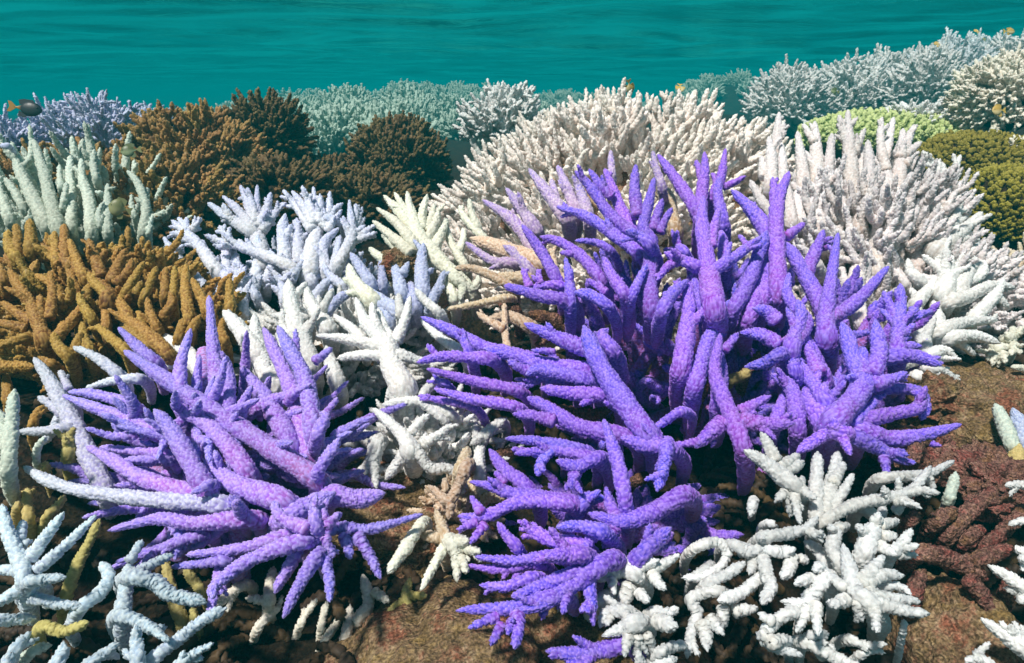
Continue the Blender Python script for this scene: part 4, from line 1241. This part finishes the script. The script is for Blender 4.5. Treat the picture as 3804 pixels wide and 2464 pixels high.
# plate-like mounds of fine short branchlets
def mound(name, label, mat, c, rad, n, ln, r, seed, base):
    rg = random.Random(seed); c = np.asarray(c); rad = np.asarray(rad)
    t = thing(name, label, 'coral', c - np.array((0, 0, rad[2] * .5)))
    lump('base', c, rad, M[base], t, seed, .10, 2.2, 5)
    tb = []
    ga = math.pi * (3 - math.sqrt(5)); tot = int(n * 1.7)
    for k in range(tot):
        z = 1 - 2 * (k + .5) / tot
        if z < -.35: continue
        rr = math.sqrt(1 - z * z); a = k * ga
        d = unit(np.array((rr * math.cos(a), rr * math.sin(a), z)) + np.array([rg.gauss(0, .03) for _ in range(3)]))
        if np.dot(d, unit(CAM - c)) < -.45: continue
        h = mnoise.fractal(Vector(d) * 2.2 + Vector((seed * 7.1, seed * 3.3, 1.7)), 1.0, 2.0, 6)
        p = c + d * (1 + .10 * h) * rad
        nr = unit(d / rad * rad.min() + np.array((0, 0, .5)))
        l = ln * rg.uniform(.7, 1.3)
        tb.append(tube([p - nr * l * .3, p + nr * l * .5, p + nr * l], [r * 1.1, r, r * .55], r * .9, tip0=0))
        for q in range(2):
            e = unit(nr + np.array([rg.gauss(0, .5) for _ in range(3)]))
            tb.append(tube([p + nr * l * .2, p + nr * l * .3 + e * l * .5], [r * .8, r * .5], r * .9, tip0=.3))
    o = branch_obj('branchlets', tb, M[mat], t)
    o['kind'] = 'stuff'
    return t
mound('mound_coral', 'upper olive mound coral with fine nubby branchlets', 'olive', vc(2260, 400, 1.95), (.17, .16, .10), 800, .017, .0040, 81, 'crustdark')
mound('mound_coral', 'lower olive mound coral beside the pure white coral', 'olive', vc(2325, 505, 1.70), (.115, .12, .115), 700, .016, .0036, 82, 'crustdark')
mound('plate_coral', 'lime green plate coral patch below the ridge corals', 'lime', vc(2050, 322, 2.55), (.30, .20, .09), 800, .018, .0048, 83, 'lime')

# ================================================================ rocks
def rock(label, c, rad, mat, seed, amp=.16, f=1.6):
    o = lump('rock', c, rad, M[mat], None, seed, amp, f, 6)
    tag(o, label, 'rock')
    return o
rock('smooth brown bare rock at the bottom between both purple corals', PV(1060, 1640, .69), (.150, .14, .105), 'rock', 1, .14, 1.5)
rock('sunlit tan rock at the bottom right corner', PV(2225, 1530, .70), (.062, .085, .075), 'rock', 2)
rock('pale brown rock slope at right below the cream rosettes', PV(2270, 1010, 1.02), (.16, .13, .10), 'rock', 3, .22, 2)
rock('small orange tan rock in the gap beside the slate spikes', P(1480, 985, 1.10), (.032, .03, .026), 'rock', 5, .25, 2)
rock('mossy brown rock under the lowest purple tips', PV(1340, 1540, .70), (.09, .08, .055), 'rock', 6, .3, 3)
rock('rounded shade-painted rock under the violet coral at the left', PV(330, 1240, .92), (.16, .12, .10), 'floor', 7, .3, 2)  # shares the floor's painted crevice shade
rock('squat tan stone on the pale rock slope under the white coral rim', PV(2170, 930, .98), (.05, .05, .035), 'rock', 9, .3, 2.4)
rock('pinkish stone between the rock slope and the dead branches', PV(2130, 1060, .90), (.05, .05, .035), 'redrock', 10, .3, 2.4)
rock('dark pink stone at the right edge under the mint paddles', PV(2330, 1120, .84), (.06, .06, .04), 'redrock', 11, .3, 2.4)
rock('brown rock ledge behind the dangling coral fragments', PV(900, 1190, .88), (.14, .10, .06), 'rock', 8, .25, 2)

# ================================================================ far reef that fades into the water
rg = random.Random(5)
protos = [bush('thicket', '', '', 'hazy_farcoral', (0, 8, .6), (.34, .34, .24), 34, .24, .011, nf=4, up=.35, seed=90 + i, zmin=-.1, inner=.35, parts=False, sub=0, cup=.028) for i in range(3)]
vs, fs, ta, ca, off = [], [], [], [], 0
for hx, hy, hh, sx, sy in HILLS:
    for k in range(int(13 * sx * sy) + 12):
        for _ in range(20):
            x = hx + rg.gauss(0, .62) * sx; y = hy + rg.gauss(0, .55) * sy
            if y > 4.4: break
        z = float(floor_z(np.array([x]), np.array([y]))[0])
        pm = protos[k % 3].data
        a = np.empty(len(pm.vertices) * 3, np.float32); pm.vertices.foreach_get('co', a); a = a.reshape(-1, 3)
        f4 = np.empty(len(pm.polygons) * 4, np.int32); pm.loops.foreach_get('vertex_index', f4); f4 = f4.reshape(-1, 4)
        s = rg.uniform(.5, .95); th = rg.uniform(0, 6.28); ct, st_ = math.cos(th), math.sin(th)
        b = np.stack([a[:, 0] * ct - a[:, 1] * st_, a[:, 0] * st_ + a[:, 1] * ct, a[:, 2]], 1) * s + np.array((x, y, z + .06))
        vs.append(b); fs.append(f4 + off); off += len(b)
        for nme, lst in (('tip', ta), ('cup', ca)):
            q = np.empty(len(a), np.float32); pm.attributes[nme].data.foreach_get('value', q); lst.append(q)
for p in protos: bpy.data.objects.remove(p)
o = mesh_obj('coral_thicket', np.vstack(vs), np.vstack(fs), {'tip': np.concatenate(ta), 'cup': np.concatenate(ca)}, M['hazy_farcoral'])
tag(o, 'far hills overgrown with fine pale coral, tinted with teal haze', None, None, 'stuff')

# ================================================================ fish
def fish_mat(name, back, belly, rear, split=.25):
    m, n, L, out = nodes(name)
    at = n.new('ShaderNodeAttribute'); at.attribute_name = 'along'
    ab = n.new('ShaderNodeAttribute'); ab.attribute_name = 'high'
    r1 = n.new('ShaderNodeValToRGB'); e = r1.color_ramp.elements
    e[0].position = .35; e[0].color = belly; e[1].position = .6; e[1].color = back
    L.new(ab.outputs['Fac'], r1.inputs['Fac'])
    r2 = n.new('ShaderNodeValToRGB'); e = r2.color_ramp.elements
    e[0].position = split - .06; e[0].color = (1, 1, 1, 1); e[1].position = split + .06; e[1].color = (0, 0, 0, 1)
    L.new(at.outputs['Fac'], r2.inputs['Fac'])
    mx = n.new('ShaderNodeMix'); mx.data_type = 'RGBA'
    L.new(r2.outputs['Color'], mx.inputs['Factor']); L.new(r1.outputs['Color'], mx.inputs['A']); mx.inputs['B'].default_value = rear
    p = n.new('ShaderNodeBsdfPrincipled'); p.inputs['Roughness'].default_value = .45
    L.new(mx.outputs['Result'], p.inputs['Base Color'])
    L.new(p.outputs[0], out.inputs['Surface'])
    return m
M['darkfish'] = fish_mat('dark_fish', lin(.006, .010, .018), lin(.02, .025, .03), lin(.34, .17, .01), .2)
M['yellowfish'] = fish_mat('yellow_fish', lin(.55, .36, .08), lin(.75, .6, .3), lin(.6, .4, .08), .1)
M['greenfish'] = fish_mat('olive_fish', lin(.10, .13, .05), lin(.3, .36, .2), lin(.2, .2, .06), .1)
M['palefish'] = fish_mat('pale_fish', lin(.20, .21, .09), lin(.34, .34, .17), lin(.2, .2, .08), .1)
M['eye'] = coral_mat('fish_eye', lin(.01, .01, .01), lin(.01, .01, .01), lin(.01, .01, .01), lin(.01, .01, .01), 0, rough=.15, sss=0)
def fish(label, x, y, d, length, mat, heading=0, roll=0, deep=.42, cat='fish', group=None):
    """heading: direction of the head in the picture plane, degrees anticlockwise from right"""
    L_ = length * V / FOC * d
    t = thing('fish', label, cat, (0, 0, 0), group)
    N, K = 28, 16
    prof = [(0, .10), (.08, .11), (.2, .3), (.35, .75), (.5, .98), (.62, 1), (.75, .9), (.87, .66), (.95, .36), (1, .03)]
    xs_ = np.linspace(0, 1, N)
    hh = np.interp(xs_, [p[0] for p in prof], [p[1] for p in prof]) * deep * .5
    th = np.linspace(0, 2 * math.pi, K, endpoint=False)
    X = (xs_ * .8 - .3)[:, None] + 0 * th
    Z = hh[:, None] * np.sin(th); Y = hh[:, None] * .38 * np.cos(th)
    vv = np.stack([X, Y, Z], -1).reshape(-1, 3) * L_
    i_ = np.arange(N * K).reshape(N, K); nx_ = np.roll(i_, -1, 1)
    ff = np.stack([i_[:-1], nx_[:-1], nx_[1:], i_[1:]], -1).reshape(-1, 4)
    ff = np.vstack([ff, [[i_[0][j], i_[0][j + 1], i_[0][K - 2 - j], i_[0][K - 1 - j]] for j in range(K // 2 - 1)]])
    al = np.repeat(xs_, K); hi = (np.sin(th)[None, :] * .5 + .5 + 0 * xs_[:, None]).reshape(-1)
    mesh_obj('body', vv, ff, {'along': al, 'high': hi}, M[mat], t)
    def fin(nm, outline, th_, along):
        o2 = np.array(outline) * L_
        k = len(o2)
        vv = np.vstack([np.stack([o2[:, 0], np.full(k, -th_ * L_), o2[:, 1]], 1), np.stack([o2[:, 0], np.full(k, th_ * L_), o2[:, 1]], 1)])
        f4 = [(j, (j + 1) % k, k + (j + 1) % k, k + j) for j in range(k)]
        t3 = [(0, j, j + 1) for j in range(1, k - 1)] + [(k, k + j + 1, k + j) for j in range(1, k - 1)]
        mesh_obj(nm, vv, f4, {'along': np.full(2 * k, along), 'high': np.full(2 * k, .7)}, M[mat], t, False, t3)
    fin('tail_fin', [(-.26, .03), (-.4, .16), (-.5, .17), (-.44, 0), (-.5, -.17), (-.4, -.16), (-.26, -.03)], .006, 0)
    fin('dorsal_fin', [(-.16, deep * .2), (-.2, deep * .52), (-.05, deep * .62), (.2, deep * .62), (.28, deep * .42), (.05, deep * .42)], .006, .6)
    fin('anal_fin', [(-.16, -deep * .2), (-.18, -deep * .56), (0, -deep * .64), (.12, -deep * .44), (0, -deep * .38)], .006, .6)
    for s in (-1, 1):
        e = lump('eye', (.37 * L_, s * .055 * deep / .42 * L_, .05 * L_), (.022 * L_,) * 3, M['eye'], t, 1, 0, 1, 2)
    a = R(heading)
    ex = RT * math.cos(a) + UP * math.sin(a); ez = UP * math.cos(a) - RT * math.sin(a)
    if math.cos(a) < 0: ez = -ez
    yaw = R(roll); n_ = np.cross(ez, ex)
    ex2 = ex * math.cos(yaw) + n_ * math.sin(yaw); ey2 = np.cross(ez, ex2)
    mt = Matrix(((ex2[0], ey2[0], ez[0], 0), (ex2[1], ey2[1], ez[1], 0), (ex2[2], ey2[2], ez[2], 0), (0, 0, 0, 1)))
    t.matrix_world = Matrix.Translation(Vector(PV(x, y, d))) @ mt
    return t
fish('dark blue fish with a yellow tail over the lavender corals', 58, 252, 1.9, 74, 'darkfish', -6, 10, .46)
fish('olive grey fish hovering before the pale mint prongs', 305, 350, 1.25, 46, 'greenfish', 192, 15, .6)
fish('round pale green fish among the golden fingers', 280, 485, 1.12, 50, 'palefish', 165, 20, .8)
fish('yellow fish nose down above the cream dome, nearer its peak', 1463, 202, 2.0, 36, 'yellowfish', -72, 35, .52)
fish('yellow fish nose down above the right half of the cream dome', 1581, 204, 2.1, 36, 'yellowfish', -98, 40, .52)
fish('lowest small olive yellow fish high over the ridge', 2178, 103, 3.0, 20, 'yellowfish', 80, 30, .6, group='small fish over the right ridge')
fish('small upright yellow fish topmost over the ridge', 2270, 73, 3.0, 20, 'yellowfish', 85, 40, .5, group='small fish over the right ridge')
fish('largest level yellow fish high over the ridge near the right edge', 2345, 73, 3.0, 32, 'yellowfish', 4, 10, .45, group='small fish over the right ridge')
fish('tiniest pale fish just under the upright yellow one', 2288, 92, 3.2, 14, 'palefish', 70, 30, .5, group='small fish over the right ridge')
fish('dark green fish in front of the grey bush corals', 1941, 212, 2.6, 22, 'greenfish', 170, 10, .6)
fish('mustard fish in front of the straw white dome coral', 2322, 257, 1.95, 40, 'yellowfish', 185, 12, .6)
fish('faint brownish fish above the golden mound at left', 320, 262, 3.4, 22, 'greenfish', 200, 20, .6)
fish('tiny dark fish in open water above the golden mound', 410, 248, 3.6, 9, 'darkfish', 180, 10, .6)

# ================================================================ loose rubble on the near floor
rg = random.Random(77)
tb = []
for k in range(1100):
    y = rg.uniform(.28, 1.25); x = rg.uniform(-.75, .75) * (y + .25)
    z = float(floor_z(np.array([x]), np.array([y]))[0])
    a = rg.uniform(0, 6.28); l = rg.uniform(.010, .045); r_ = rg.uniform(.0025, .0065)
    d = np.array((math.cos(a), math.sin(a), rg.uniform(-.3, .6)))
    p = np.array((x, y, z + rg.uniform(0, .02)))
    tint = rg.random()
    tb.append(tube([p - d * l, p + np.array((0, 0, .3 * l)), p + d * l], [r_ * .8, r_, r_ * .6], .007, tip0=tint, tip1=tint))
v, f, a = merge(tb)
o = mesh_obj('rubble', v, f, a, M['rubble'])
tag(o, 'broken coral rubble strewn over the dark floor', None, None, 'stuff')
